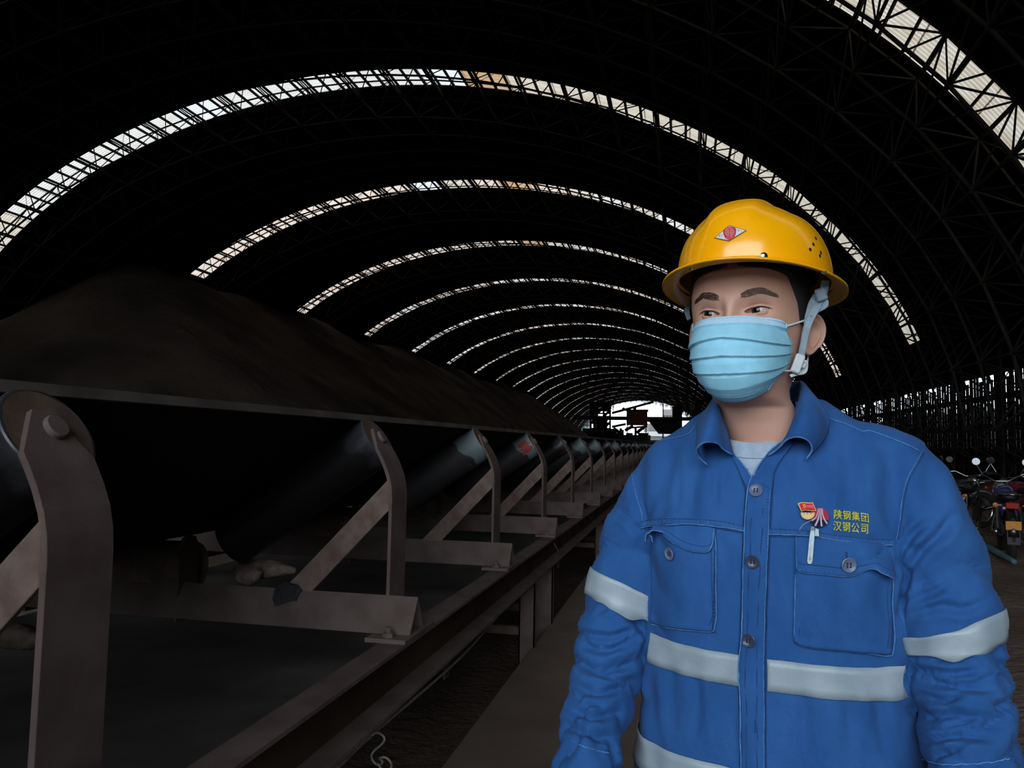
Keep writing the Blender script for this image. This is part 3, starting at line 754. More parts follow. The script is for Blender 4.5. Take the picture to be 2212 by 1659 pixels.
for q, (c, r, sd) in enumerate(((CL, RL, 31), (CR, RR, 57))):
    bi, d = near_curve(co, c, r); t = bi/len(c)
    wgt = 1-smoothstep(1.12, 1.45, d/r[bi]); 
    wgt *= smoothstep(.12, .26, t)
    slw = np.maximum(slw, wgt)
    dv = co-c[bi]; an = np.arctan2(dv[:, 1], dv[:, 0])
    al = np.concatenate([[0], np.cumsum(np.linalg.norm(np.diff(c, axis=0), axis=1))])[bi]
    pn = np.stack([np.cos(an)*.9+3, np.sin(an)*.9, al*9], 1)
    n1 = fbm(pn, sd, 3)
    # bunched cross folds below the elbow, long diagonal ones above
    ph = al*2*pi/.046+3.6*n1+1.6*np.cos(an-.6)
    cross = 2*np.abs(np.sin(ph/2))**.75-1
    ph2 = al*2*pi/.085+1.9*np.cos(an+1.2)+2.0*fbm(pn*.7+9, sd+3, 2)
    diag = 2*np.abs(np.sin(ph2/2))**.8-1
    lo = smoothstep(.42, .58, t)*(1-.7*smoothstep(.90, .97, t))
    mod = .45+.75*np.clip(fbm(np.stack([np.cos(an)*1.5, np.sin(an)*1.5, al*12], 1), sd+7, 2)+.5, 0, 1)
    disp += wgt*(lo*.0075*cross*mod+(1-lo)*.0050*diag*mod*smoothstep(.1, .3, t)+.0018*fbm(pn*2.2, sd+5, 3))
tw = 1-slw
# torso: hanging vertical folds under the yoke and at the sides, gentle diagonal pulls
front = smoothstep(-.02, .04, ff)
v1 = np.sin(ss*150+2.2*vnoise(np.stack([ss*10, zz*6, 0*ss], 1), 3))
disp += tw*front*.0028*v1*smoothstep(-.17, -.06, zz)*(1-smoothstep(-.02, .03, zz))*smoothstep(.03, .06, np.abs(ss+.02))
v2 = fbm(np.stack([ss*14, ff*6, zz*3.5], 1), 8, 3)
disp += tw*.0068*v2*(1-smoothstep(-.2, -.12, zz))
v3 = np.exp(-((np.abs(ss)-.165)/.03)**2)*np.sin(zz*80+ss*60+2*v2)
disp += tw*front*.0034*v3*(1-smoothstep(-.12, -.08, zz))
disp += tw*.0026*fbm(np.stack([ss*22+zz*9, ff*8, zz*10], 1), 18, 3)
# armpit pulls
for sg in (-1, 1):
    dx, dz = ss-sg*.158, zz+.115
    an = np.arctan2(dz, dx*sg); rr_ = np.hypot(dx, dz)
    disp += front*.0022*np.cos(an*9)*np.exp(-(rr_/.07)**2)*smoothstep(.01, .03, rr_)
def proj(co):
    rel = np.asarray(co)-np.array([0, 0, H]); r = rel @ np.stack([_R, _F, _U])
    return 1106+FPX*r[:, 0]/r[:, 2], 829.5-FPX*r[:, 1]/r[:, 2]
# individual creases pressed into the cloth: (valley line, half width, depth)
CREASE = [([(1331, 1099), (1367, 1131), (1391, 1159)], 8, .005), ([(1335, 1312), (1375, 1343), (1399, 1381)], 9, .010), ([(1263, 1369), (1319, 1375), (1367, 1357)], 7, .008),
 ([(1271, 1397), (1303, 1407), (1367, 1393)], 6, .007), ([(1248, 1425), (1295, 1453), (1359, 1437)], 8, .009), ([(1279, 1457), (1320, 1466), (1367, 1470)], 6, .006), ([(1240, 1477), (1287, 1500), (1343, 1488)], 8, .009),
 ([(1236, 1532), (1279, 1552), (1335, 1540)], 8, .009), ([(1224, 1568), (1271, 1588), (1327, 1592)], 8, .008), ([(1300, 1420), (1330, 1400), (1360, 1380)], 5, .005), ([(1330, 1300), (1310, 1312), (1290, 1330)], 7, .005),
 ([(1938, 1212), (1955, 1240), (1950, 1290), (1945, 1330)], 9, .009), ([(1946, 1207), (1972, 1158), (1998, 1128)], 8, .006), ([(1954, 1258), (1986, 1195), (2034, 1150), (2055, 1115)], 10, .009),
 ([(1958, 1302), (2018, 1280), (2046, 1262)], 8, .007), ([(1978, 1322), (2038, 1310), (2081, 1316), (2120, 1300)], 9, .007), ([(1978, 1404), (2057, 1387), (2145, 1400)], 9, .010), ([(1986, 1423), (2057, 1422), (2117, 1431)], 6, .006),
 ([(1994, 1446), (2057, 1457), (2129, 1441)], 8, .008), ([(1994, 1469), (2038, 1477), (2097, 1490), (2137, 1494)], 8, .009), ([(1994, 1504), (2042, 1516), (2081, 1500)], 8, .008), ([(1998, 1552), (2057, 1544), (2129, 1554)], 9, .010),
 ([(2002, 1572), (2042, 1572), (2097, 1556)], 6, .006), ([(1998, 1608), (2057, 1592), (2137, 1598)], 9, .010), ([(2002, 1632), (2050, 1624), (2089, 1608)], 7, .007), ([(2150, 1430), (2172, 1440)], 9, .008), ([(2140, 1520), (2168, 1528)], 9, .008),
 ([(1787, 1015), (1790, 1050), (1789, 1090)], 6, .003), ([(1859, 1020), (1862, 1060), (1859, 1100)], 6, .003), ([(1738, 1000), (1736, 1040), (1733, 1070)], 6, .002), ([(1470, 1010), (1466, 1060), (1462, 1105)], 7, .0025), ([(1548, 1020), (1546, 1060), (1550, 1110)], 7, .0025),
 ([(1440, 1430), (1444, 1500), (1450, 1580)], 12, .004), ([(1500, 1450), (1502, 1520), (1498, 1600)], 12, .004), ([(1740, 1490), (1738, 1560), (1744, 1640)], 14, .004), ([(1830, 1490), (1836, 1560), (1832, 1640)], 14, .004), ([(1895, 1490), (1905, 1560), (1915, 1640)], 12, .004)]
uu0, vv0 = proj(co); facing = ((co-np.array([0, 0, H]))*nr).sum(1) < 0
for pts_, hw_, dep in CREASE:
    line = cat_rom(pts_, 26); d = np.full(nv, 1e3); tt = np.zeros(nv); sd_ = np.zeros(nv)
    box = (uu0 > line[:, 0].min()-60) & (uu0 < line[:, 0].max()+60) & (vv0 > line[:, 1].min()-60) & (vv0 < line[:, 1].max()+60) & facing
    ix = np.nonzero(box)[0]; du = uu0[ix, None]-line[None, :, 0]; dv_ = vv0[ix, None]-line[None, :, 1]; q = np.hypot(du, dv_); k = q.argmin(1); dd = q[np.arange(len(ix)), k]
    taper = np.sin(np.clip((k+1)/27, 0, 1)*pi)**.6
    disp[ix] += taper*(-dep*1.0*np.exp(-(dd/hw_)**2)+dep*.45*np.exp(-((dd-2.1*hw_)/(1.1*hw_))**2))
co2 = co+nr*disp[:, None]
me.vertices.foreach_set('co', co2.reshape(-1)); me.update()
me.polygons.foreach_set('use_smooth', [True]*len(me.polygons))
def in_poly(u, v, poly):
    c = np.zeros(len(u), bool); j = len(poly)-1
    for i in range(len(poly)):
        (xi, yi), (xj, yj) = poly[i], poly[j]
        k = ((yi > v) != (yj > v)) & (u < (xj-xi)*(v-yi)/(yj-yi+1e-9)+xi); c ^= k; j = i
    return c
JB = BVHTree.FromPolygons([tuple(v) for v in co2], [tuple(p.vertices) for p in me.polygons])
TBV = BVHTree.FromPolygons([tuple(v) for v in co2], [tuple(p.vertices) for p in me.polygons if slw[p.vertices[0]] < .25])
# neck hole and open front
u_, v_ = proj(co2)
VN = [(1545, 800), (1549, 930), (1582, 974), (1594, 984), (1609, 1001), (1627, 1027), (1636, 1010), (1656, 982), (1694, 948), (1735, 800)]
kill = (in_poly(u_, v_, VN) & (ff > .0)) | ((np.hypot(ss/.070, (ff+.012)/.062) < 1) & (zz > .03)) | ((zz < -.68) & (np.hypot(ss, ff) < .17) & (slw < .1))
bm = bmesh.new(); bm.from_mesh(me); bm.verts.ensure_lookup_table()
bmesh.ops.delete(bm, geom=[bm.verts[i] for i in np.nonzero(kill)[0]], context='VERTS'); bm.to_mesh(me); bm.free()
if not me.materials: me.materials.append(DENIM)
jk.data.materials[0] = DENIM; jk.name = 'jacket'; jk.parent = person
CAMP = Vector((0, 0, H))
def hit(u, v, bvh=None, off=0.0):
    """point on a surface that the photograph shows at (u, v), lifted off along the normal"""
    d = (P(u, v, 1.0)-CAMP).normalized(); h = (bvh or JB).ray_cast(CAMP, d)
    if h[0] is None: return None, None
    n = h[1] if h[1].dot(d) < 0 else -h[1]
    return h[0]+n*off, n
def snap(p, off, bvh=None):
    h = (bvh or JB).find_nearest(Vector(p)); n = h[1]
    if n.dot(Vector(p)-h[0]) < 0: n = -n
    return h[0]+n*off
def smoothed(poly, n): return cat_rom(poly, n)
def drape_strip(name, top, bot, m, parent, off=.0022, nu=60, nv=10, bvh=None, thick=.0015, bulge=None, fallback=None):
    """cloth panel lying on the jacket between two outlines traced in the photograph"""
    T = cat_rom(top, nu); B = cat_rom(bot, nu); G = np.zeros((nu, nv, 3)); last = None
    for i in range(nu):
        for j in range(nv):
            w_ = j/(nv-1); uv = T[i]*(1-w_)+B[i]*w_
            o_ = off+(bulge(i/(nu-1), w_) if bulge else 0)
            p, n = hit(uv[0], uv[1], bvh, o_)
            if p is None: p = last
            G[i, j] = p; last = p
    G2 = G.copy(); G2[1:-1, 1:-1] = .4*G[1:-1, 1:-1]+.15*(G[:-2, 1:-1]+G[2:, 1:-1]+G[1:-1, :-2]+G[1:-1, 2:])
    o = grid_obj(name, G2, m, parent); s = o.modifiers.new('t', 'SOLIDIFY'); s.thickness = thick; s.offset = 0
    return o, G2
def drape_line(mb, pts, r=.0007, off=.0015, n=60, bvh=None, smooth=True):
    T = cat_rom(pts, n) if smooth else np.array(pts); q = []
    for a in T:
        p, nn = hit(a[0], a[1], bvh, off)
        if p is not None: q.append(p)
    run = q[:1]
    for a in q[1:]:
        if (a-run[-1]).length > .012:
            if len(run) > 2: mb.tube(run, r, 5)
            run = [a]
        else: run.append(a)
    if len(run) > 2: mb.tube(run, r, 5)
    return q
def loopband(name, zc0, h_, m, parent, off=.0025, n=260):
    G = []
    for z in (zc0-h_/2, zc0, zc0+h_/2):
        ring = torso_ring(z, .02, n); G.append([snap(p, off)[:] for p in ring])
    return np.array(G)
# --- jacket details
seam = MB(); dark = MB()
# placket
pl_L = [(1626, 1031), (1616, 1062), (1612, 1120), (1609, 1200), (1606, 1290), (1603, 1380), (1599, 1440), (1602, 1520), (1604, 1600), (1604, 1700)]
pl_R = [(1668, 990), (1668, 1040), (1664, 1100), (1659, 1200), (1655, 1300), (1652, 1400), (1651, 1480), (1652, 1560), (1652, 1620), (1653, 1700)]
pk, G = drape_strip('placket', pl_L, pl_R, DENIM2, jk, off=.0036, nu=90, nv=12, bulge=lambda a, b: .0012*math.sin(b*pi)+.0006*math.sin(a*70+b*4))
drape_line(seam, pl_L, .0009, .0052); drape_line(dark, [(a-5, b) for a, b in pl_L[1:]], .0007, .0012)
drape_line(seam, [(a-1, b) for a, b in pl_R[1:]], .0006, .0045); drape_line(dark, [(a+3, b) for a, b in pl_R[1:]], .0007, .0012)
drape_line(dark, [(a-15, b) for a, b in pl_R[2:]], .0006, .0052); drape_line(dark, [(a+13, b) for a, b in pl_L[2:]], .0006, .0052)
# lapel facings beside the V
drape_strip('lapel_facing', [(1578, 978), (1592, 990), (1608, 1008), (1626, 1036)], [(1584, 992), (1594, 1012), (1606, 1040), (1617, 1062)], DENIM2, jk, off=.0022, nu=24, nv=6)
drape_strip('lapel_facing', [(1702, 946), (1662, 982), (1641, 1008), (1629, 1033)], [(1716, 962), (1684, 1000), (1672, 1030), (1668, 1064)], DENIM2, jk, off=.0045, nu=24, nv=6)
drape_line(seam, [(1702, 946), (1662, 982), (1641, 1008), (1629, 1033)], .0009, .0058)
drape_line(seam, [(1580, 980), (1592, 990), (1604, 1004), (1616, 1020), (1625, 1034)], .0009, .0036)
drape_line(dark, [(1585, 995), (1594, 1014), (1605, 1042), (1612, 1075), (1611, 1120)], .0006, .002)
# yoke seams with stitched band
for top, bot in (([(1386, 1127), (1420, 1122), (1480, 1121), (1550, 1126), (1610, 1138)], [(1386, 1139), (1420, 1136), (1480, 1132), (1550, 1138), (1609, 1148)]),
                 ([(1658, 1143), (1710, 1145), (1760, 1150), (1820, 1158), (1880, 1163), (1928, 1166)], [(1658, 1155), (1710, 1156), (1760, 1160), (1820, 1169), (1880, 1176), (1926, 1177)])):
    drape_strip('yoke_seam', top, bot, DENIM2, jk, off=.0020, nu=90, nv=5, bulge=lambda a, b: .0007*math.sin(a*160))
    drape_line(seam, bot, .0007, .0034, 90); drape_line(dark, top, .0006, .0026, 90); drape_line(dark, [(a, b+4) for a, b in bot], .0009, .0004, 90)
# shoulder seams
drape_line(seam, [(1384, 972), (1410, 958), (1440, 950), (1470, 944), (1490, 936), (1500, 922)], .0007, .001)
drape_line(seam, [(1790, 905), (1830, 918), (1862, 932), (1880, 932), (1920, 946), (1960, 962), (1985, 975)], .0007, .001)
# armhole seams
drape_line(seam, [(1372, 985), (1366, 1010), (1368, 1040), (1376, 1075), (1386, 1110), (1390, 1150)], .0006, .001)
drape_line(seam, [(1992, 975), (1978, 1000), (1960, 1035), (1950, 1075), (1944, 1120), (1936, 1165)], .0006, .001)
drape_line(dark, [(1996, 978), (1982, 1003), (1964, 1038), (1954, 1078), (1948, 1120), (1940, 1165)], .0007, .0004)
# pockets: body, flap, welts
def pocket(top, bot, flap_t, flap_b, bl, outline, inner, flap_edge, curl=None):
    pb, _ = drape_strip('pocket', top, bot, DENIM2, jk, off=.0028, nu=40, nv=40, bulge=bl)
    drape_line(seam, outline, .0007, .0042, 120); drape_line(dark, inner, .0007, .0046, 120)
    fo, G = drape_strip('pocket_flap', flap_t, flap_b, DENIM2, pb, off=.0062, nu=60, nv=18, bulge=curl, thick=.0022)
    e = MB(); e.tube([Vector(p) for p in G[:, -1]], .0010, 6)
    e.tube([Vector(p) for p in G[0, :]], .0008, 5); e.tube([Vector(p) for p in G[-1, :]], .0008, 5)
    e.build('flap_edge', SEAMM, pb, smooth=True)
    d = MB(); jx = 13; d.tube([Vector(p)+Vector((0, -.0012, 0)) for p in G[2:-2, jx]], .0006, 5); d.build('flap_stitching', STITCH, pb, smooth=True)
    return pb
bulge_p = lambda a, b: .0030*max(0, math.sin(b*pi))**.5*max(0, math.sin(a*pi))**.4+(.0015 if b > .93 else 0)
pkt_r = pocket([(1410, 1146), (1450, 1142), (1500, 1142), (1547, 1148)], [(1410, 1342), (1432, 1352), (1500, 1360), (1540, 1363)],
       [(1414, 1140), (1432, 1138), (1480, 1136), (1520, 1138), (1549, 1142)], [(1422, 1174), (1421, 1160), (1430, 1152), (1442, 1152), (1460, 1170), (1490, 1186), (1520, 1191), (1538, 1188), (1545, 1168)],
       bulge_p, [(1547, 1150), (1548, 1200), (1548, 1260), (1549, 1320), (1546, 1350), (1538, 1363), (1500, 1361), (1450, 1356), (1410, 1348)],
       [(1538, 1160), (1539, 1200), (1539, 1260), (1540, 1320), (1536, 1342), (1526, 1351), (1490, 1350), (1450, 1344), (1412, 1338)], None,
       curl=lambda a, b: .016*b**1.5*math.exp(-((a-.20)/.16)**2)+.004*b)
pkt_l = pocket([(1720, 1162), (1780, 1166), (1860, 1176), (1926, 1181)], [(1716, 1384), (1740, 1396), (1840, 1407), (1922, 1412)],
       [(1719, 1161), (1770, 1164), (1850, 1174), (1927, 1180)], [(1721, 1224), (1735, 1234), (1780, 1238), (1825, 1242), (1848, 1236), (1868, 1227), (1890, 1231), (1915, 1242), (1924, 1236)],
       bulge_p, [(1719, 1240), (1718, 1300), (1716, 1370), (1722, 1388), (1740, 1396), (1800, 1402), (1860, 1408), (1915, 1414), (1926, 1400), (1926, 1330), (1926, 1250)],
       [(1731, 1242), (1730, 1300), (1728, 1366), (1735, 1380), (1750, 1384), (1800, 1389), (1860, 1396), (1905, 1402), (1914, 1392), (1914, 1330), (1914, 1246)], None,
       curl=lambda a, b: .010*b**1.5*math.exp(-((a-.76)/.14)**2)+.003*b)
drape_line(dark, [(1455, 1356), (1500, 1362), (1548, 1366)], .0012, .0002)
# creases: cuff seam and buttonhole
drape_line(seam, [(1236, 1598), (1260, 1612), (1290, 1622), (1322, 1628)], .0008, .0012)
drape_line(seam, [(1990, 1640), (2040, 1652), (2100, 1650), (2180, 1640)], .0008, .0012)
drape_line(dark, [(1635, 1552), (1634, 1566), (1633, 1582)], .0009, .0058, 10)
drape_line(dark, [(1824, 1192), (1824, 1199), (1824, 1206)], .0010, .0100, 8)
drape_line(seam, [(1459, 1152), (1458, 1158), (1453, 1163)], .0005, .0075, 8)
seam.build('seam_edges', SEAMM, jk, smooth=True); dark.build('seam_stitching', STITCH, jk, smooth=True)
# puckered stitch ticks beside seams
tk = MB()
def ticks(line, w_, off, n):
    L_ = cat_rom(line, n)
    for i in range(n):
        a, b = L_[i]; h = w_*(.6+.5*random.random())
        tdir = (L_[min(i+1, n-1)]-L_[max(i-1, 0)]); tdir /= np.linalg.norm(tdir)+1e-9; nx, ny = -tdir[1], tdir[0]
        p0, _ = hit(a-nx*h/2, b-ny*h/2, None, off); p1, _ = hit(a+nx*h/2, b+ny*h/2, None, off)
        if p0 and p1: tk.bar(p0, p1, .00042, 3)
ticks([(1658, 1149), (1710, 1151), (1760, 1155), (1820, 1164), (1880, 1170), (1926, 1172)], 9, .0033, 60)
ticks([(1386, 1133), (1420, 1129), (1480, 1127), (1550, 1132), (1609, 1143)], 9, .0033, 50)
ticks([(1661, 1000), (1660, 1100), (1653, 1200), (1648, 1300), (1645, 1400), (1644, 1500), (1645, 1650)], 9, .0052, 90)
ticks([(1725, 1250), (1723, 1300), (1722, 1375)], 8, .0048, 22); ticks([(1740, 1390), (1800, 1396), (1860, 1402), (1910, 1407)], 9, .0048, 30)
ticks([(1543, 1200), (1544, 1260), (1544, 1335)], 7, .0048, 20); ticks([(1530, 1357), (1490, 1355), (1450, 1350), (1415, 1343)], 9, .0048, 22)
ticks([(1728, 1228), (1780, 1231), (1822, 1234), (1850, 1228), (1868, 1220)], 7, .0105, 24)
tk.build('stitch_puckers', mat('pucker_thread', (.026, .100, .285), (.045, .145, .37), rough=.9, scale=200), jk)['kind'] = 'stuff'

# reflective tapes (rings round the body and the sleeves)
def ring_tape(z0, h_, gap):
    n = 300; G = []
    for z in np.linspace(z0+h_/2, z0-h_/2, 5):
        ring = torso_ring(z, .02, n); G.append([snap(p, .0030, TBV)[:] for p in ring])
    G = np.array(G); G[..., 2] = np.linspace(z0+h_/2, z0-h_/2, 5)[:, None]+H+.15*(G[..., 2]-G[..., 2].mean(1)[:, None])
    for _ in range(3): G = .5*G+.25*(np.roll(G, 1, 1)+np.roll(G, -1, 1))
    uu, vv = proj(G[2]); fr = (G[2]-O3)@np.array(Fs) > .03
    keep = [i for i in range(n) if not (fr[i] and gap[0] < uu[i] < gap[1])]
    # rotate so that the gap is at the ends
    st = [k for k in range(len(keep)) if keep[k]-keep[k-1] not in (1, 1-n)]
    if st: keep = keep[st[0]:]+keep[:st[0]]
    o = grid_obj('reflective_tape', G[:, keep], TAPE, jk); s = o.modifiers.new('t', 'SOLIDIFY'); s.thickness = .0012; s.offset = 0
ring_tape(-.292, .040, (1599, 1650)); ring_tape(-.437, .042, (1600, 1652))
def sleeve_tape(c, r, t0, t1, tilt, tw_):
    n = 80; i0, i1 = t0*len(c), t1*len(c); G = []
    for a in np.linspace(0, 1, 6):
        row = []
        for j in range(n):
            an = 2*pi*j/n; ii = min(len(c)-2, max(1, (i0+(i1-i0)*a)+tilt*math.cos(an-tw_)))
            k = int(ii); f_ = ii-k; p = c[k]*(1-f_)+c[k+1]*f_; d = c[k+1]-c[k]; d /= np.linalg.norm(d)
            u = np.cross(d, [0, 1, 0]); u /= np.linalg.norm(u); v = np.cross(u, d)
            q = p+(math.cos(an)*u+math.sin(an)*v)*(r[k]+.012)
            row.append(snap(q, .0026)[:])
        G.append(row)
    G = np.array(G)
    for _ in range(5): G = .5*G+.25*(np.roll(G, 1, 1)+np.roll(G, -1, 1))
    o = grid_obj('reflective_tape', G, TAPE, jk, closed_v=True); s = o.modifiers.new('t', 'SOLIDIFY'); s.thickness = .0012; s.offset = 0
def t_of(c, v):               # curve parameter where the arm axis passes image row v
    _, vv = proj(c); return float(np.interp(v, vv, np.linspace(0, 1, len(c))))
sleeve_tape(CL, RL, t_of(CL, 1342), t_of(CL, 1390), -4, 0)
sleeve_tape(CR, RR, t_of(CR, 1258), t_of(CR, 1312), 2.2, 0)

# buttons
def button(u, v, m, r=.0088, off=.0065, parent=jk, v2=None):
    p, n = hit(u, v, None, off)
    if p is None: return
    q = n.to_track_quat('X', 'Z').to_matrix().to_4x4(); q.translation = p
    b = MB().lathe([(0, r*.9), (.0012, r), (.0024, r), (.0030, r*.9), (.0024, r*.78), (.0016, r*.70), (.0016, 0)], 28, q).build('button', m, parent, auto=.9)
    h_ = MB()
    for a in (-1, 1):
        for c in (-1, 1):
            c0 = q@Vector((.0014, a*r*.22, c*r*.25)); h_.bar(c0, c0+n*.0009, .0011, 8)
        h_.bar(q@Vector((.0024, a*r*.22, -r*.25)), q@Vector((.0024, a*r*.22, r*.25)), .0006, 6)
    h_.build('button_thread', THREAD, b)
button(1635, 1064, BUTTONM); button(1627, 1211, BUTTOND); button(1621, 1382, BUTTOND)
button(1457, 1194, BUTTONM, off=.0078); button(1825, 1216, BUTTONM, .0094, off=.0105)

# collar
def CP(*a):
    if len(a) == 3: return P(*a)
    u, v, _, off = a; d = (P(u, v, 1)-CAMP).normalized(); h = JB.ray_cast(CAMP, d)
    return (h[0]-d*off) if h[0] is not None else P(u, v, a[2])
def sec(*pts): return [CP(*p)[:] for p in pts]
secs = [
 sec((1584, 983, 1.096), (1562, 970, 1.080), (1549, 957, 1.065), (1522, 955, 1.055), (1504, 972, 1.068), (1512, 990, 1.086), (1530, 1006, 1.097)),
 sec((1578, 962, 1.10), (1560, 940, 1.085), (1550, 928, 1.070), (1530, 926, 1.062), (1511, 942, 1.072), (1505, 958, 1.09), (1508, 976, 1.105)),
 sec((1570, 925, 1.125), (1557, 900, 1.108), (1551, 888, 1.095), (1538, 888, 1.09), (1520, 904, 1.10), (1510, 920, 1.115), (1506, 938, 1.128)),
 sec((1566, 915, 1.15), (1556, 885, 1.145), (1550, 868, 1.14), (1542, 868, 1.14), (1530, 880, 1.145), (1518, 896, 1.152), (1508, 912, 1.155)),
 sec((1568, 900, 1.22), (1562, 875, 1.22), (1560, 858, 1.22), (1552, 857, 1.235), (1546, 870, 1.245), (1540, 885, 1.25), (1536, 898, 1.25)),
 sec((1640, 890, 1.25), (1640, 865, 1.25), (1640, 848, 1.25), (1640, 845, 1.268), (1640, 860, 1.28), (1640, 875, 1.285), (1640, 890, 1.285)),
 sec((1705, 880, 1.22), (1712, 850, 1.22), (1715, 830, 1.22), (1720, 826, 1.235), (1728, 845, 1.24), (1735, 862, 1.24), (1740, 880, 1.24)),
 sec((1722, 890, 1.16), (1728, 850, 1.15), (1731, 832, 1.14), (1740, 834, 1.125), (1756, 852, 1.115), (1772, 872, 1.112), (1784, 892, 1.112)),
 sec((1712, 925, 1.13), (1721, 893, 1.11), (1727, 868, 1.095), (1740, 864, 1.08), (1762, 880, 1.08), (1780, 904, 1.09), (1788, 928, 1.098)),
 sec((1700, 955, 1.10), (1708, 930, 1.085), (1714, 910, 1.068), (1732, 904, 1.052), (1756, 914, 1.056), (1770, 934, 1.066), (1774, 958, 1.078)),
 sec((1660, 984, 1.088), (1682, 968, 1.075), (1699, 950, 1.062), (1724, 943, 1.050), (1747, 953, 1.055), (1754, 972, 1.066), (1741, 993, 1.072))]
secs = np.array(secs); k_, m_ = secs.shape[:2]
A = np.stack([cat_rom(secs[:, j], 80) for j in range(m_)], 1); A = np.stack([cat_rom(A[i], 26) for i in range(80)], 0)
collar = grid_obj('collar', A, DENIM2, jk); s = collar.modifiers.new('t', 'SOLIDIFY'); s.thickness = .0026; s.offset = 0
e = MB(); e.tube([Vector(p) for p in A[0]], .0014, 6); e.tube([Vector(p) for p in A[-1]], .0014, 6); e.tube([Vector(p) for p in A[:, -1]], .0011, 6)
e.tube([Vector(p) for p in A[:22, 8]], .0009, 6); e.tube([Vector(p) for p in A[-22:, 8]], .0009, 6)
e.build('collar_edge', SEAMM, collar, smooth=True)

# --- T-shirt
rings = []
def ell(cx, cy, a, bf, bb, z, zf=0, n=96, yaw=PSI):
    th = np.linspace(0, 2*pi, n, endpoint=False); c, s_ = np.cos(th), np.sin(th); L_ = np.array([math.cos(yaw), -math.sin(yaw), 0]); F_ = np.array([-math.sin(yaw), -math.cos(yaw), 0])
    r = np.array([cx, cy, H+z])+np.outer(a*c, L_)+np.outer(np.where(s_ > 0, bf, bb)*s_, F_); r[:, 2] += zf*s_
    return r
TN = [(.0, .057, .064, .060, .028, -.022), (.0015, .058, .066, .062, .022, -.0225), (.0, .060, .068, .064, .013, -.0235), (-.0015, .064, .071, .067, .002, -.025), (0, .070, .073, .074, -.016, -.022), (0, .095, .082, .080, -.05, -.012), (0, .12, .086, .088, -.08, 0), (0, .13, .078, .095, -.14, 0), (0, .13, .076, .09, -.5, 0)]
TX, TY = .110, 1.160
Gt = np.array([ell(TX, TY, a, b, c, z, zf) for (_, a, b, c, z, zf) in TN])
Gt = np.stack([cat_rom(Gt[:, j], 60) for j in range(Gt.shape[1])], 1)
tee = grid_obj('t_shirt', Gt, TEE, person, closed_v=True); s = tee.modifiers.new('t', 'SOLIDIFY'); s.thickness = .002; s.offset = -1
e = MB(); e.tube([Vector(p) for p in Gt[18]], .0006, 5, closed=True); e.build('neckband_seam', mat('neckband_dark_thread', (.17, .22, .29), rough=.95), tee, smooth=True)  # darker thread line along the neckband seam
# --- head, neck and body
PH = math.radians(20); HC = Vector((.092, 1.122, H+.179))
Lh = Vector((math.cos(PH), -math.sin(PH), 0)); Fh = Vector((-math.sin(PH), -math.cos(PH), 0))
def HP(x, f, z): return HC+Lh*x+Fh*f+Vector((0, 0, z))
LHn, FHn, HCn = np.array(Lh), np.array(Fh), np.array(HC)
# z, half width, front, back, exponent, centre shift (x, f)
HL = np.array([
 (.118, .002, .002, .002, 2.0, 0, -.012), (.114, .030, .034, .036, 2.0, 0, -.012), (.104, .050, .060, .062, 2.05, 0, -.010), (.085, .066, .078, .080, 2.15, 0, -.008),
 (.060, .0735, .0885, .092, 2.25, 0, -.004), (.030, .0755, .0930, .096, 2.35, 0, 0), (.010, .0750, .0915, .095, 2.35, 0, 0), (-.010, .0735, .0890, .090, 2.3, 0, 0), (-.030, .0710, .0880, .082, 2.2, 0, 0),
 (-.055, .0650, .0880, .070, 2.15, 0, .0), (-.080, .0585, .0880, .058, 2.1, 0, 0), (-.100, .0520, .0850, .050, 2.1, 0, 0), (-.112, .0500, .0700, .052, 2.1, .002, -.004), (-.124, .0520, .0480, .055, 2.05, .004, -.016),
 (-.145, .0545, .0470, .058, 2.0, .008, -.024), (-.170, .0560, .0500, .060, 2.0, .014, -.034), (-.190, .0590, .0540, .062, 2.0, .018, -.040), (-.205, .0680, .0600, .066, 2.0, .022, -.044), (-.225, .090, .066, .075, 2.0, .026, -.046), (-.26, .12, .074, .08, 2.1, .030, -.048), (-.34, .120, .066, .09, 2.2, .034, -.05), (-.50, .115, .064, .09, 2.2, .034, -.05), (-.68, .130, .09, .09, 2.2, .034, -.05), (-.82, .155, .095, .11, 2.2, .034, -.05), (-.90, .150, .08, .10, 2.2, .034, -.05)])
zz_ = np.concatenate([np.linspace(.118, .05, 34), np.linspace(.049, -.05, 100), np.linspace(-.052, -.205, 70), np.linspace(-.21, -.90, 60)])
thf = np.linspace(-1.25, 1.25, 260); thb = np.linspace(1.25, 2*pi-1.25, 92)[1:-1]
th = np.concatenate([thf, thb])       # 0 = face front
def face_add(x, z):
    """forward relief of the front of the face"""
    g = lambda cx, cz, sx, sz: np.exp(-((x-cx)/sx)**2-((z-cz)/sz)**2)
    ax = np.abs(x); d = 0
    d = d+.0042*np.exp(-((ax-.030)/.019)**2-((z-.019)/.009)**2)            # brow ridge
    d = d-.0072*np.exp(-((ax-.033)/.015)**2-((z-.001)/.0115)**2)           # eye socket
    d = d-.0030*np.exp(-((ax-.013)/.006)**2-((z+.0)/.010)**2)              # inner corner
    br = np.interp(z, [-.062, -.055, -.047, -.040, -.02, 0, .012, .03], [0, .004, .020, .026, .0165, .0085, .0055, .001])
    wd = np.interp(z, [-.055, -.045, -.035, -.02, 0, .02], [.015, .0145, .012, .0095, .0085, .011])
    d = d+br*np.exp(-(np.abs(x)/wd)**2.3)
    d = d+.0045*np.exp(-((ax-.040)/.020)**2-((z+.026)/.018)**2)            # cheekbone
    d = d+.0050*np.exp(-(x/.022)**2-((z+.078)/.014)**2)+.005*np.exp(-(x/.016)**2-((z+.104)/.010)**2)   # mouth, chin
    return d
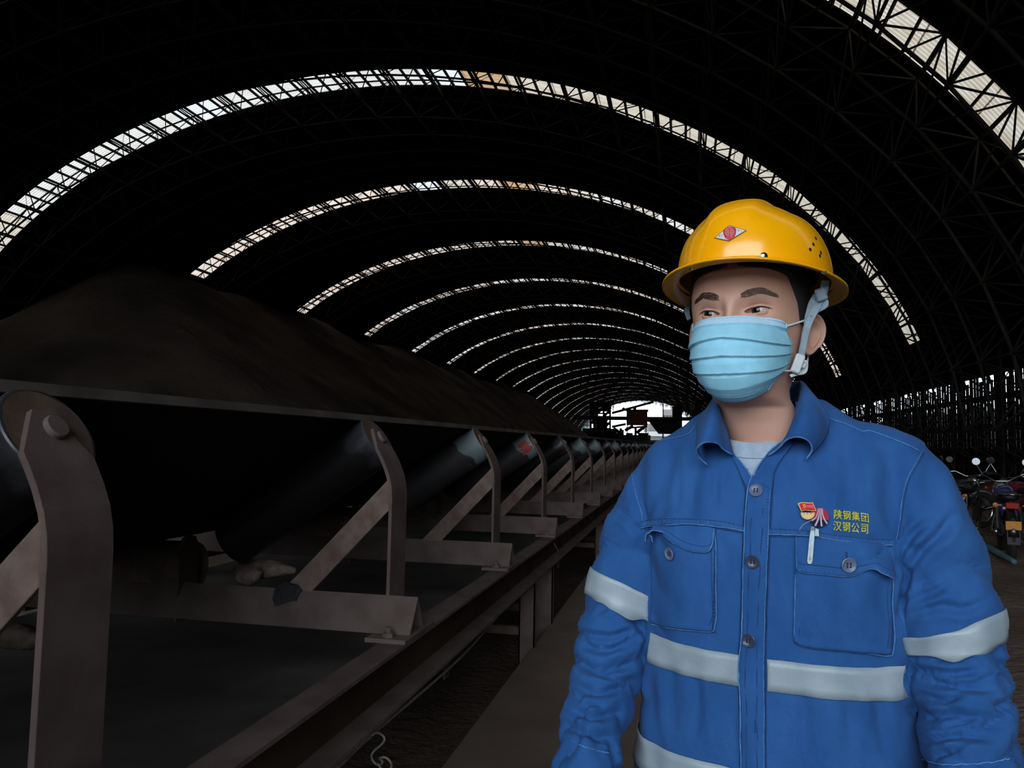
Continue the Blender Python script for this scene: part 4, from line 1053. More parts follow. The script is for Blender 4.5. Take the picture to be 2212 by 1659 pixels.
EYE = [(-.0320, .0000), (.0320, .0000)]; RE = .0122
def eye_depth(x, f0): return f0
out = []
for z in zz_:
    a, bf, bb, ex, cx0, cf0 = [np.interp(z, HL[::-1, 0], HL[::-1, k]) for k in range(1, 7)]
    s_, c_ = np.sin(th), np.cos(th); e_ = 2/ex
    x = a*np.sign(s_)*np.abs(s_)**e_; f = np.where(c_ > 0, bf, bb)*np.sign(c_)*np.abs(c_)**e_
    if -.125 < z < .07:
        f = f+np.where(c_ > 0, face_add(x, z), 0)*smoothstep(0, .35, c_)
    out.append(np.stack([x, f, np.full_like(x, z)], 1)+np.array([cx0, cf0, 0]))
out = np.array(out)
# temples slightly hollow, jaw corner
X_, F_, Z_ = out[..., 0].copy(), out[..., 1].copy(), out[..., 2].copy()
EF = float(np.interp(0, [0], [0]))
eyes = []
for (ex_, ez_) in EYE:
    # depth of the eyeball centre from the local skin
    i0 = np.argmin(np.abs(zz_-ez_)); j0 = np.argmin(np.abs(out[i0, :260, 0]-ex_)); fs = out[i0, j0, 1]
    ef = fs-RE+.0032; eyes.append((ex_, ef, ez_))
    sgn = 1 if ex_ > 0 else -1
    dx = (X_-ex_)*sgn; dz = Z_-ez_; rr2 = dx*dx+dz*dz; frontal = F_ > .03
    lid = np.sqrt(np.clip((RE+.0016)**2-rr2, 0, None))
    wl = frontal & (rr2 < (RE+.0016)**2)
    sp = ef+lid
    F_ = np.where(wl & (sp > F_), F_+(sp-F_)*.85, F_)
    q = dx/.0158
    tilt = .0016*q
    zu = ez_+tilt+.0036*np.clip(1-np.abs(q-.05)**2.2, 0, 1)-.0004; zl = ez_+tilt-.0030*np.clip(1-np.abs(q+.1)**2.4, 0, 1)-.0004
    ins = np.minimum(zu-Z_, Z_-zl)
    op = smoothstep(-.0002, .0007, ins)*frontal*(np.abs(q) < 1.08)
    deep = ef+np.sqrt(np.clip((RE-.0022)**2-rr2, 1e-8, None)); deep = np.where(rr2 > (RE-.003)**2, np.minimum(F_-.003, ef+.006), deep)
    F_ = F_*(1-op)+np.minimum(deep, F_)*op
    # lid crease and lash line bulge
    cr = np.exp(-((Z_-(zu+.0042))/.0009)**2)*frontal*np.exp(-(q/1.1)**4); F_ = F_-.0010*cr
    bag = np.exp(-((Z_-(zl-.0050))/.0016)**2)*frontal*np.exp(-(q/1.0)**4); F_ = F_-.0008*bag
out[..., 1] = F_
hz = np.zeros(out.shape[0])
Gh = HCn+out[..., 0:1]*LHn+out[..., 1:2]*FHn+out[..., 2:3]*np.array([0, 0, 1.])
body = grid_obj('person', Gh, SKIN, None, closed_v=True)
FB = BVHTree.FromPolygons([tuple(v) for v in Gh.reshape(-1, 3)], [tuple(p.vertices) for p in body.data.polygons])
# limbs and hands of the same body, under the clothes and below the frame
def skin_limb(chain, radii, edges=None):
    m_ = bpy.data.meshes.new('l'); edges = edges or [(i, i+1) for i in range(len(chain)-1)]
    m_.from_pydata([tuple(c) for c in chain], edges, []); o = bpy.data.objects.new('l', m_); COL.objects.link(o)
    sk = o.modifiers.new('s', 'SKIN'); sk.use_smooth_shade = True
    for i, r in enumerate(radii): m_.skin_vertices[0].data[i].radius = (r, r)
    m_.skin_vertices[0].data[0].use_root = True
    sb = o.modifiers.new('b', 'SUBSURF'); sb.levels = 2
    d = bpy.context.evaluated_depsgraph_get(); r_ = bpy.data.meshes.new_from_object(o.evaluated_get(d)); bpy.data.objects.remove(o); return r_
parts_ = []
def hand(wrist, dirv, palmn, side):
    """wrist position, pointing direction, thumb side vector"""
    d = Vector(dirv).normalized(); t = Vector(palmn).normalized(); n = d.cross(t).normalized()
    ch = [wrist-d*.05, wrist, wrist+d*.045, wrist+d*.085]; ra = [.026, .025, .032, .030]
    parts_.append(skin_limb([wrist-d*.09]+ch, [.026]+ra))
    for i, (off, ln) in enumerate(((.030, .072), (.010, .080), (-.010, .074), (-.029, .058))):
        b = wrist+d*.075+t*off; c1 = n*(-side*.010); p = [b-d*.02, b+d*.012]
        q = b+d*.012
        for k in range(3):
            an = .32*(k+1); dd = (d*math.cos(an)+n*(-side)*math.sin(an)); q = q+dd*ln/3; p.append(q)
        parts_.append(skin_limb(p, [.0095, .0092, .0085, .0078, .0062]))
    b = wrist+d*.025+t*.020
    parts_.append(skin_limb([b, b+(d*.5+t*.85)*.030, b+(d*.75+t*.65)*.060, b+(d*.95+t*.3)*.082], [.013, .0115, .0100, .0075]))
hand(Vector(CL[-1])+Vector((0, 0, -.01)), Vector(CL[-1]-CL[-12]), (-.5, -.85, 0), 1)
hand(Vector(CR[-1])+Vector((0, 0, -.01)), Vector(CR[-1]-CR[-12]), (.5, -.85, 0), -1)
for (c, r) in ((CL, RL), (CR, RR)):
    idx_ = [8, 45, 85, 120, 150]
    parts_.append(skin_limb([c[i] for i in idx_], [r[i]*.66 for i in idx_]))
for s_ in (-1, 1):
    hip = WP(s_*.085, -.01, -.72); kn = WP(s_*.095, .015, -.80-.12); 
    parts_.append(skin_limb([WP(s_*.085, -.01, -.66), WP(s_*.09, .0, -.85), WP(s_*.095, .0, -1.02), WP(s_*.10, -.01, -1.28)], [.085, .075, .052, .038]))
bm = bmesh.new(); bm.from_mesh(body.data)
for p in parts_: bm.from_mesh(p); bpy.data.meshes.remove(p)
for f_ in bm.faces: f_.smooth = True
bm.to_mesh(body.data); bm.free()
# the body mesh itself is the top-level thing; what he wears hangs under it
for k_ in list(person.keys()): body[k_] = person[k_]
for o in children(person): o.parent = body
bpy.data.objects.remove(person); person = body; body.name = 'person'

# trousers and boots (below the frame)
tro = MB()
for s_ in (-1, 1):
    c = cat_rom([WP(s_*.082, -.005, -.62)[:], WP(s_*.09, 0, -.80)[:], WP(s_*.097, .005, -1.0)[:], WP(s_*.103, -.005, -1.29)[:]], 40); r = np.interp(np.linspace(0, 1, 40), [0, .3, .6, 1], [.112, .100, .082, .074])
    grid_to(tro, tube_grid(c, r, 36))
TROM = cloth_mat('dark_blue_trousers', (.016, .05, .15), (.024, .07, .19))
tr_o = tro.build('trousers', TROM, person, smooth=True)
BOOT = mat('black_work_boot', (.012, .011, .010), (.03, .026, .022), rough=.6, scale=20)
for s_ in (-1, 1):
    mb = MB(); base = WP(s_*.105, 0, -H+.0)
    for (f0, hw, h0) in ():
        pass
    prof = [(-.085, .036, .095), (-.05, .040, .105), (0, .041, .10), (.05, .043, .075), (.10, .048, .055), (.15, .046, .048), (.185, .030, .036), (.195, .010, .020)]
    k = len(mb.v)
    for (f0, hw, h0) in prof:
        for j in range(12):
            an = pi*j/11; mb.v.append(tuple(WP(s_*.105+hw*math.cos(an), f0-.01, -H+.012+h0*math.sin(an))))
    for i in range(len(prof)-1):
        for j in range(11): mb.f.append((k+i*12+j, k+i*12+j+1, k+(i+1)*12+j+1, k+(i+1)*12+j))
    mb.f.append(tuple(k+j for j in range(12))); mb.f.append(tuple(k+(len(prof)-1)*12+j for j in range(12)))
    mb.f += [(k+i*12, k+(i+1)*12, k+(i+1)*12+11, k+i*12+11) for i in range(len(prof)-1)]
    bo = mb.build('boot', BOOT, person, smooth=True)
    sole = MB(); ol = [(hw+.004, f0-.01) for (f0, hw, _) in prof]; poly = [(s_*.105+a, b) for a, b in ol]+[(s_*.105-a, b) for a, b in reversed(ol)]
    sole.prism(poly, WP(0, 0, -H+.0), Ls, Fs, (0, 0, 1), .022); sole.build('sole', BLACKM, bo)

# eyes
def iris_mat():
    m = bpy.data.materials.new('eyeball'); m.use_nodes = True; n = m.node_tree; b = n.nodes['Principled BSDF']
    t_ = n.nodes.new('ShaderNodeTexCoord'); sp = n.nodes.new('ShaderNodeSeparateXYZ'); n.links.new(t_.outputs['Object'], sp.inputs[0])
    r = n.nodes.new('ShaderNodeValToRGB'); e = r.color_ramp.elements
    mm = n.nodes.new('ShaderNodeMath'); mm.operation = 'DIVIDE'; mm.inputs[1].default_value = RE; n.links.new(sp.outputs['X'], mm.inputs[0]); n.links.new(mm.outputs[0], r.inputs[0])
    e[0].position = .855; e[0].color = (.42, .38, .36, 1); e[1].position = .875; e[1].color = (.028, .014, .010, 1)
    x = e.new(.972); x.color = (.022, .011, .008, 1); y_ = e.new(.98); y_.color = (.003, .003, .003, 1)
    n.links.new(r.outputs[0], b.inputs['Base Color']); b.inputs['Roughness'].default_value = .12
    return m
EM = iris_mat()
gaze = (Fh*1.0+Lh*(-.20)+Vector((0, 0, -.02))).normalized()
for (ex_, ef, ez_) in eyes:
    G = []
    for i in range(33):
        a = pi*i/32; G.append([(RE*math.cos(a), RE*math.sin(a)*math.cos(2*pi*j/32), RE*math.sin(a)*math.sin(2*pi*j/32)) for j in range(32)])
    o = grid_obj('eye', np.array(G), EM, person, closed_v=True)
    q = gaze.to_track_quat('X', 'Z').to_matrix().to_4x4(); q.translation = HP(ex_, ef, ez_); o.matrix_local = q
# lashes / lid line
lash = MB()
def face_at(x, z, off=0):
    p0 = HP(x, .16, z); h = FB.ray_cast(p0, -Fh)
    return (h[0]+Fh*off) if h[0] is not None else HP(x, .09, z)
for (ex_, ef, ez_) in eyes:
    sgn = 1 if ex_ > 0 else -1; pts = []
    for q in np.linspace(-.98, 1.12, 26):
        z = ez_+.0016*q+.0036*max(0, 1-abs(q-.05)**2.2)+.0003
        if q > 1: z = ez_+.0016*q-.0006
        pts.append(face_at(ex_+sgn*q*.0158, z, .0002))
    lash.tube(pts, [.0003+.0006*math.sin(pi*min(1, i/25*1.05))**.6 for i in range(26)], 5)
lash.build('eyelashes', mat('lash_line', (.03, .012, .009), rough=.8), person, smooth=True)
# eyebrows
for sgn in (-1, 1):
    eb = MB()
    for i in range(380):
        t_ = random.random(); cx = .014+.038*t_
        zc_ = .0175+.0068*math.sin(min(1, t_*1.15)*pi*.62)-.0050*max(0, t_-.6)/.4
        hw = .0052*(1-.6*t_**2)*(.55+.45*min(1, t_*6)); z = zc_+hw*(random.random()*2-1)
        p0 = face_at(sgn*cx, z, .0003); ln = .0060; dx, dz = (.9, .45*(1-t_)-.25*t_)
        p1 = face_at(sgn*(cx+dx*ln), z+dz*ln*.6, .0009)
        eb.bar(p0, p1, .00026, 3, r2=.00010, cap=False)
    eb.build('eyebrow', BROW, person)

# hair: a cap over the skull with sideburns
G = []
hz_ = np.linspace(.112, -.055, 60); ht = np.linspace(0, 2*pi, 220)
for z in hz_:
    a, bf, bb, ex, cx0, cf0 = [np.interp(z, HL[::-1, 0], HL[::-1, k]) for k in range(1, 7)]
    row = []
    for t_ in ht:
        tt = t_ if t_ < pi else 2*pi-t_
        # hairline angle as a function of height (in front of the ear down to the sideburn, then behind the ear)
        lim = np.interp(z, [-.055, -.030, -.016, -.014, .012, .03, .048, .055, .060], [2.15, 2.05, 1.95, 1.36, 1.24, 1.08, .95, .6, 0])
        tk_ = max(tt, lim) ; tk_ = tk_ if t_ < pi else 2*pi-tk_
        s_, c_ = math.sin(tk_), math.cos(tk_); e_ = 2/ex; off = .0045*min(1, max(0, (tt-lim)/.18))-.001
        if z < -.03: off *= max(0, (z+.055)/.025)
        x = (a+off)*np.sign(s_)*abs(s_)**e_; f = ((bf if c_ > 0 else bb)+off)*np.sign(c_)*abs(c_)**e_
        row.append(HP(x+cx0, f+cf0, z)[:])
    G.append(row)
hair = grid_obj('hair', np.array(G), HAIRM, person)

# ears
def ear(side):
    nu, nv = 40, 40; G = []; GB = []
    outl = [(.010, .030), (.022, .026), (.031, .012), (.030, -.004), (.023, -.018), (.013, -.029), (.004, -.032), (-.003, -.024), (-.004, -.008), (-.003, .012), (.001, .025)]
    ol = cat_rom(outl+outl[:1], 49)[:-1]; ctr = np.array([.011, .0])
    n = len(ol); rr = np.linspace(0, 1, 18)
    for q in rr:
        row = []
        for i in range(n):
            d = ol[i]-ctr; x, z = ctr+d*q; front_ = np.exp(-((ol[i][0]+.004)/.008)**2)
            rim = .0060*math.exp(-((q-.90)/.085)**2)*(1-.8*front_)*(1 if ol[i][1] > -.022 else .35)
            anti = .0042*math.exp(-((q-.58)/.11)**2)*(1 if ol[i][0] > .012 else .25)
            con = -.0065*math.exp(-(q/.42)**2)
            edge = -.005*max(0, (q-.92)/.08)**1.5
            row.append((x, z, rim+anti+con+edge))
        G.append(row)
    G = np.array(G)
    # plane: x backwards and out, z up
    base = HP(side*.0715, -.004, -.022); out_ = (Lh*side*.52-Fh*.85).normalized(); nrm = (Lh*side*.85+Fh*.52).normalized(); upv = (Vector((0, 0, 1))-Fh*.10).normalized()
    Pn = np.array(base)+G[..., 0:1]*np.array(out_)*1.05+G[..., 1:2]*np.array(upv)+(G[..., 2:3]+.006)*np.array(nrm)
    back = np.array(base)+G[::-1, :, 0:1]*np.array(out_)*1.0+G[::-1, :, 1:2]*np.array(upv)*.97+(-.001+.003*np.linspace(1, 0, 18)[:, None, None])*np.array(nrm)
    o = grid_obj('ear', np.concatenate([Pn, back], 0), SKIN, person, closed_v=True)
    return o
ear(1); ear(-1)

# --- face mask
def mask_pt(fi, v, extra=0):
    """fi -1..1 across (his right to left), v 0..1 downwards"""
    av = abs(fi)
    z = np.interp(v, [0, .12, .3, .5, .7, .85, .95, 1], [-.009, -.022, -.042, -.064, -.086, -.104, -.116, -.121])
    zs_ = np.interp(v, [0, .15, .35, .5, .65, .8, .92, 1], [-.016, -.028, -.037, -.044, -.055, -.066, -.075, -.084])
    f0 = np.interp(v, [0, .10, .25, .4, .6, .75, .87, .95, 1], [.1030, .1130, .1245, .1270, .1240, .1190, .1080, .0930, .0800])
    fs = np.interp(v, [0, .3, .7, 1], [.034, .034, .034, .026]); xw = np.interp(v, [0, .3, .6, .85, 1], [.0650, .0660, .0655, .0600, .0450])
    k = av**1.9; zc_ = z*(1-k)+zs_*k
    an = fi*pi/2*.985
    px = np.interp(v, [0, .12, .3, .6, 1], [1.75, 1.45, 1.22, 1.12, 1.0])
    x = xw*math.copysign(abs(math.sin(an))**.96, fi); c = max(0, math.cos(an))
    f = fs+(f0-fs)*c**px*(1)+.012*math.sin(abs(an)*1)*c
    # pleats: lines that open upwards and downwards towards the middle
    d = 0
    for (v_c, v_s, am) in ((.29, .48, .0042), (.51, .63, .0036), (.71, .80, .0036)):
        vl = v_c*(1-av**1.3)+v_s*av**1.3; t_ = v-vl; fade = (1-.75*av**3)
        if t_ <= 0: d += am*fade*math.exp(t_/.10)*(1 if t_ < -.004 else 1+t_/.02)
        else: d -= am*.55*fade*math.exp(-t_/.05)
    d += .0022*math.exp(-(fi/.06)**2)*(1-abs(2*v-1))
    nzd = .0012*float(fbm(np.array([[fi*3, v*4, 1.3]]), 71, 2)[0])
    if -.13 < zc_ < .05:
        a_, bf_, ex_ = [float(np.interp(zc_, HL[::-1, 0], HL[::-1, q_])) for q_ in (1, 2, 4)]
        sk_f = bf_*max(0, 1-abs((x-.0035)/a_)**ex_)**(1/ex_)+float(face_add(np.array(x-.0035), zc_)); f = max(f, sk_f+.0028)
    p = HP(x-.0035+.005*v, f, zc_); cen = HP(0, .02, zc_-.01); return p+(p-cen).normalized()*(d+extra+nzd)
NUm, NVm = 91, 150
vs_ = np.linspace(0, 1, NVm); us_ = np.linspace(-1, 1, NUm)
G = np.array([[mask_pt(a, b)[:] for b in vs_] for a in us_])
mask = grid_obj('face_mask', G, MASKM, person); s = mask.modifiers.new('t', 'SOLIDIFY'); s.thickness = .0012; s.offset = -1
mask['label'] = 'pale blue pleated face mask'
kb = 16
top = np.array([[mask_pt(a, b, .0007)[:] for b in vs_[:kb]] for a in us_]); o = grid_obj('mask_border', top, MASKT, mask); s = o.modifiers.new('t', 'SOLIDIFY'); s.thickness = .0006
dots = MB()
def dot(fi, v, r=.00055):
    p = mask_pt(fi, v, .0009); q = mask_pt(fi, v, .0014); dots.bar(p, q, r, 6)
for i in range(76): dot(-.95+1.9*i/75, .028)
for i in range(76): dot(-.95+1.9*i/75, .105, .0005); dot(-.94+1.9*i/75, .125, .0005)
for i in range(70): dot(-.9+1.8*i/69, .95, .0004); dot(-.9+1.8*i/69, .925, .0004)
for sd in (-1, 1):
    for (va, vb) in ((.30, .44), (.51, .60), (.67, .76)):
        for a in range(5):
            for b in range(4 if vb-va < .1 else 6): dot(sd*(.905+.020*a), va+(vb-va)*b/(3 if vb-va < .1 else 5), .0005)
dots.build('weld_dots', MASKDOT, mask)['kind'] = 'stuff'
for sd in (-1, 1):
    e = MB(); a = mask_pt(sd*.99, .06, .002); b = mask_pt(sd*.97, .93, .002)
    earp = HP(sd*.079, -.020, .004); earl = HP(sd*.075, -.020, -.050)
    e.tube(cat_rom([a[:], (a*.5+earp*.5+Lh*sd*.006)[:], (HP(sd*.083, -.004, .003))[:], earp[:], HP(sd*.083, -.032, -.01)[:], HP(sd*.080, -.026, -.040)[:], earl[:], HP(sd*.074, -.004, -.066)[:], (b*.6+HP(sd*.076, 0, -.075)*.4)[:], b[:]], 60), .0013, 8)
    e.build('ear_loop', ELAST, mask, smooth=True)
    k = MB(); k.lathe([(0, .004), (.0012, .0035), (.0014, 0)], 12, Matrix.Translation(a)@(Lh*sd).to_track_quat('X', 'Z').to_matrix().to_4x4()); k.build('loop_weld', MASKT, mask)

# --- helmet
PHH = math.radians(22); HHC = Vector((.0985, 1.118, H+.226))
Lq = Vector((math.cos(PHH), -math.sin(PHH), 0)); Fq = Vector((-math.sin(PHH), -math.cos(PHH), 0))
tiltq = .07
def QP(x, f, z): return HHC+Lq*x+Fq*f+Vector((0, 0, z+tiltq*f*1))
hat = empty('hard_hat', HHC)
def hatobj(o):
    o.parent = hat; o.matrix_parent_inverse = Matrix.Translation(-HHC); return o
G = []
prof = [(i/44) for i in range(45)]
NTH = 160
def dome(t, th_):            # t 0 rim .. 1 crown
    an = t*pi/2; ca, sa = math.cos(an), math.sin(an)
    rr = ca**.80; hh = sa**.90
    c_, s_ = math.cos(th_), math.sin(th_)
    x = .1030*rr*s_; f = (.128 if c_ > 0 else .124)*rr*c_; z = .104*hh+.003*(1-t)
    ax = abs(x); crest = 1/(1+math.exp((ax-.034)/.0030)); on = 1/(1+math.exp(-(t-.30)/.03))
    z += .0085*crest*on*sa; 
    if c_ > 0: f += .004*crest*on*ca
    side = math.exp(-((ax-.060)/.010)**2)*on*.0018; z -= side
    return x, f, z
for t in prof: G.append([QP(*dome(t, 2*pi*j/NTH))[:] for j in range(NTH)])
shell_ = grid_obj('shell', np.array(G), HELM, None, closed_v=True, flip=True); hatobj(shell_)
s = shell_.modifiers.new('t', 'SOLIDIFY'); s.thickness = .003; s.offset = -1 if True else 1
B = []
for w_ in (0, .12, .3, .5, .7, .88, 1.0, 1.0, .88, .5, 0):
    i_ = len(B); under = i_ >= 7; row = []
    for j in range(NTH):
        th_ = 2*pi*j/NTH; c_, s_ = math.cos(th_), math.sin(th_)
        ox = .1215; of = .160 if c_ > 0 else .142
        x0, f0 = .1025*s_, (.1275 if c_ > 0 else .1235)*c_
        x = x0+(ox*s_-x0)*w_; f = f0+(of*c_-f0)*w_
        z = .002*(1-w_)**2-.003*w_**1.2-.004*w_*s_*s_-.003*w_*max(0, -c_)
        if under: z -= .0030
        row.append(QP(x, f, z)[:])
    B.append(row)
brim = grid_obj('brim', np.array(B), HELM, None, closed_v=True); hatobj(brim)
bm = bmesh.new(); bm.from_mesh(shell_.data); bmesh.ops.recalc_face_normals(bm, faces=bm.faces); bm.to_mesh(shell_.data); bm.free()
HB = BVHTree.FromPolygons([tuple(v.co) for v in shell_.data.vertices]+[tuple(v.co) for v in brim.data.vertices], [tuple(p.vertices) for p in shell_.data.polygons]+[tuple(i+len(shell_.data.vertices) for i in p.vertices) for p in brim.data.polygons])
tag(hat, 'yellow hard hat with a white diamond sticker on the front of its dome', 'hard hat')
# suspension band inside
mb = MB(); ring = [QP(.083*math.sin(2*pi*j/60), .100*math.cos(2*pi*j/60)-.004, .012)[:] for j in range(60)]
R2 = [[(Vector(p)+Vector((0, 0, dz)))[:] for p in ring] for dz in (0, .028)]
o = grid_obj('head_band', np.array(R2), BLACKM, None, closed_v=True); hatobj(o); s = o.modifiers.new('t', 'SOLIDIFY'); s.thickness = .002
for (u, v, r) in ((1650, 553, .0046), (1494, 580, .0030), (1779, 588, .0034)):
    p, n = hit(u, v, HB, .0)
    if p: hatobj(MB().lathe([(-.002, r*1.05), (.0008, r*1.05), (.0014, r*.9), (.0020, r*.5), (.0022, 0)], 20, Matrix.Translation(p)@n.to_track_quat('X', 'Z').to_matrix().to_4x4()).build('rivet', CHROME, None, auto=1.2))
for (u, v) in ((1750, 539), (1757, 528), (1762, 515), (1771, 553), (1773, 546)):
    p, n = hit(u, v, HB, .0)
    if p: hatobj(MB().lathe([(0, .0026), (.0005, .0024), (.0005, 0)], 14, Matrix.Translation(p)@n.to_track_quat('X', 'Z').to_matrix().to_4x4()).build('vent_hole', BLACKM, None))
# sticker
def decal(name, poly, m, off, parent, bvh, grid=None, wrap=hatobj):
    """fill polygon traced in the photo, laid on the surface"""
    bm = bmesh.new(); vs = [bm.verts.new((a, b, 0)) for a, b in poly]; bm.faces.new(vs)
    bmesh.ops.triangulate(bm, faces=bm.faces)
    for _ in range(2): bmesh.ops.subdivide_edges(bm, edges=[e for e in bm.edges if e.calc_length() > 5], cuts=1, use_grid_fill=False)
    bmesh.ops.triangulate(bm, faces=bm.faces)
    ok = True
    for v in bm.verts:
        p, n = hit(v.co.x, v.co.y, bvh, off)
        if p is None: ok = False; break
        v.co = p
    me = bpy.data.meshes.new(name); bm.to_mesh(me); bm.free()
    me.materials.append(m); o = bpy.data.objects.new(name, me); COL.objects.link(o)
    if wrap: wrap(o)
    else: o.parent = parent
    s = o.modifiers.new('t', 'SOLIDIFY'); s.thickness = .0004; s.offset = 0
    return o
M_W = mat('white_print', (.62, .66, .70), rough=.4); M_RD = mat('red_print', (.50, .02, .03), rough=.4); M_BR = mat('brown_outline', (.16, .09, .03), rough=.4); M_PK = mat('pale_pink_print', (.72, .35, .38), rough=.4)
stk = decal('sticker', [(1543, 515), (1576, 487), (1613, 499), (1575, 522)], M_BR, .0009, hat, HB); stk['label'] = 'white diamond sticker with a red shield emblem'
def ondecal(o):
    o.parent = stk; return o
def in_stk(name, poly, m, off): return decal(name, poly, m, off, stk, HB, wrap=lambda o: setattr(o, 'parent', stk))
in_stk('sticker_ground', [(1546, 514.3), (1576, 489), (1609.5, 499.3), (1575, 520)], M_W, .0013)
in_stk('shield', [(1563, 501), (1568, 494), (1577, 490.5), (1588, 493), (1591, 497), (1590, 507), (1585, 516), (1576, 520), (1568, 516), (1564, 509)], M_RD, .0017)
def ringpoly(mb, cx, cy, r, wd, off, a0=0, a1=360, n=28, bvh=HB, asp=1.0):
    pts = []
    for i in range(n+1):
        a = math.radians(a0+(a1-a0)*i/n); p, nn = hit(cx+r*math.cos(a), cy+r*asp*math.sin(a), bvh, off)
        if p: pts.append(p)
    mb.tube(pts, wd, 4)
def strokes(mb, lines, off, wd, bvh=HB):
    for ln in lines:
        pts = [hit(a, b, bvh, off)[0] for a, b in ln]
        if all(p is not None for p in pts): mb.tube(pts, wd, 4)
em = MB(); ringpoly(em, 1576.5, 503, 9, .00038, .0021)
strokes(em, [[(1571, 497), (1571, 508)], [(1574, 496), (1574, 510)], [(1579, 496), (1579, 510)], [(1582, 497), (1582, 508)], [(1570, 500), (1583, 500)], [(1570, 504), (1583, 504)], [(1572, 508), (1581, 508)]], .0021, .0003)
strokes(em, [[(1570, 514), (1572, 516)], [(1575, 515.5), (1577, 517)], [(1580, 515), (1583, 513)]], .0021, .0004)
em.build('emblem_lines', M_PK, stk)
em = MB(); strokes(em, [[(1554, 511), (1557, 510)], [(1555, 508.5), (1555.5, 513)], [(1559, 508), (1561, 512)], [(1594, 499), (1597, 498.5)], [(1595.5, 496.5), (1596, 502)], [(1600, 499), (1602, 502)]], .0017, .00028); em.build('side_marks', M_RD, stk)
# chin strap
def ribbon(name, pts, wd, m, parent, wdir=None, twist=0):
    c = cat_rom([Vector(p)[:] for p in pts], 40); d = np.gradient(c, axis=0); G = []
    for i in range(40):
        dd = Vector(d[i]).normalized(); nrm = wdir if wdir is not None else Lh
        side_ = dd.cross(nrm).normalized(); w_ = wd if not hasattr(wd, '__len__') else np.interp(i/39, np.linspace(0, 1, len(wd)), wd)
        if twist: side_ = Matrix.Rotation(twist*math.sin(i/39*pi), 3, dd)@side_
        G.append([(Vector(c[i])+side_*w_*q)[:] for q in (-.5, -.25, 0, .25, .5)])
    o = grid_obj(name, np.array(G), m, None); s = o.modifiers.new('t', 'SOLIDIFY'); s.thickness = .0011
    return hatobj(o) if parent is hat else o
vw = Vector((-.35, -.93, 0)).normalized()
YE = 1.075
ribbon('chin_strap', [P(1783, 606, 1.075), P(1778, 632, YE), P(1771, 645, YE), P(1762, 664, YE-.004), P(1750, 688, YE-.007), P(1742, 712, YE-.006), P(1736, 742, YE), P(1729, 776, YE+.006)], [.010, .011, .010, .012, .010, .0095, .009, .009], STRAPM, hat, vw)
ribbon('chin_strap', [P(1770, 640, YE-.004), P(1776, 650, YE-.003), P(1778, 658, YE-.002), P(1768, 668, YE-.002), P(1752, 682, YE-.008)], [.006, .014, .013, .008, .004], STRAPM, hat, vw)
ribbon('chin_strap', [P(1762, 636, YE+.002), P(1752, 655, YE+.0), P(1745, 680, YE-.002), P(1741, 700, YE-.004)], [.006, .007, .007, .006], STRAPM, hat, vw)
bk = MB().box(-.0065, .0065, -.003, .003, -.014, .012, Matrix.Translation(P(1724, 784, 1.07))@Matrix.Rotation(.35, 4, 'Y')@Matrix.Rotation(.3, 4, 'Z')).build('strap_buckle', WHITEP, None, bevel=.002); hatobj(bk)
ribbon('chin_strap', [P(1729, 792, 1.075), P(1736, 782, 1.082), P(1735, 800, 1.085), P(1722, 806, 1.078), P(1708, 812, 1.07)], [.010, .011, .010, .006, .004], WHITEP, hat, vw)
bk = MB().box(-.007, .007, -.0025, .0025, -.008, .009, Matrix.Translation(P(1774, 637, 1.068))@Matrix.Rotation(-.3, 4, 'Y')).build('strap_clip', STRAPM, None, bevel=.002); hatobj(bk)
pts = [P(1486, 655, 1.19), P(1484, 672, 1.19), P(1488, 690, 1.18)]
ribbon('chin_strap', pts, [.006, .009, .006], STRAPM, hat, vw)

# --- embroidered name, pins and clip on the chest
YEL = mat('yellow_embroidery', (.52, .49, .02), (.66, .62, .05), rough=.7, scale=300, bump=.8, bscale=1500, dist=.0005)
def text_on(body_, u0, v0, du, dv, h_px, parent, m, name):
    """body_ text; baseline start (u0,v0), per-unit advance (du,dv) photo px"""
    cu = bpy.data.curves.new('t', 'FONT'); cu.body = body_; cu.size = 1.0; cu.extrude = 0; cu.resolution_u = 2; cu.offset = .0; cu.space_character = 1.12
    o = bpy.data.objects.new('t', cu); COL.objects.link(o); d = bpy.context.evaluated_depsgraph_get(); d.update(); me_ = bpy.data.meshes.new_from_object(o.evaluated_get(d))
    bpy.data.objects.remove(o); n_ = len(me_.vertices)
    if n_ == 0: return None
    c = np.empty(n_*3); me_.vertices.foreach_get('co', c); c = c.reshape(-1, 3)
    x0, x1 = c[:, 0].min(), c[:, 0].max(); y0, y1 = c[:, 1].min(), c[:, 1].max()
    print('TEXT', body_, n_, x1-x0, y1-y0)
    for i in range(n_):
        a = (c[i, 0]-x0)/(x1-x0); b = (c[i, 1]-y0)/(y1-y0)
        p, nn = hit(u0+du*a, v0+dv*a-h_px*b, None, .0018); c[i] = p if p else c[i-1]
    me_.vertices.foreach_set('co', c.reshape(-1)); me_.update(); me_.materials.clear(); me_.materials.append(m)
    ob = bpy.data.objects.new(name, me_); COL.objects.link(ob); ob.parent = parent
    s = ob.modifiers.new('t', 'SOLIDIFY'); s.thickness = .0012; s.offset = 0
    return ob
text_on('陕钢集团', 1800, 1121, 75, 8, 20, jk, YEL, 'embroidery')
text_on('汉钢公司', 1799, 1145, 74, 8, 20, jk, YEL, 'embroidery')
M_GOLD = mat('gilt_metal', (.55, .38, .14), rough=.5, metal=.1, spec=.2); M_RED = mat('red_enamel', (.50, .006, .010), (.60, .012, .016), rough=.5, scale=20, spec=.15); M_PINK = mat('painted_sheen_pink', (.62, .09, .12), rough=.5, spec=.15)
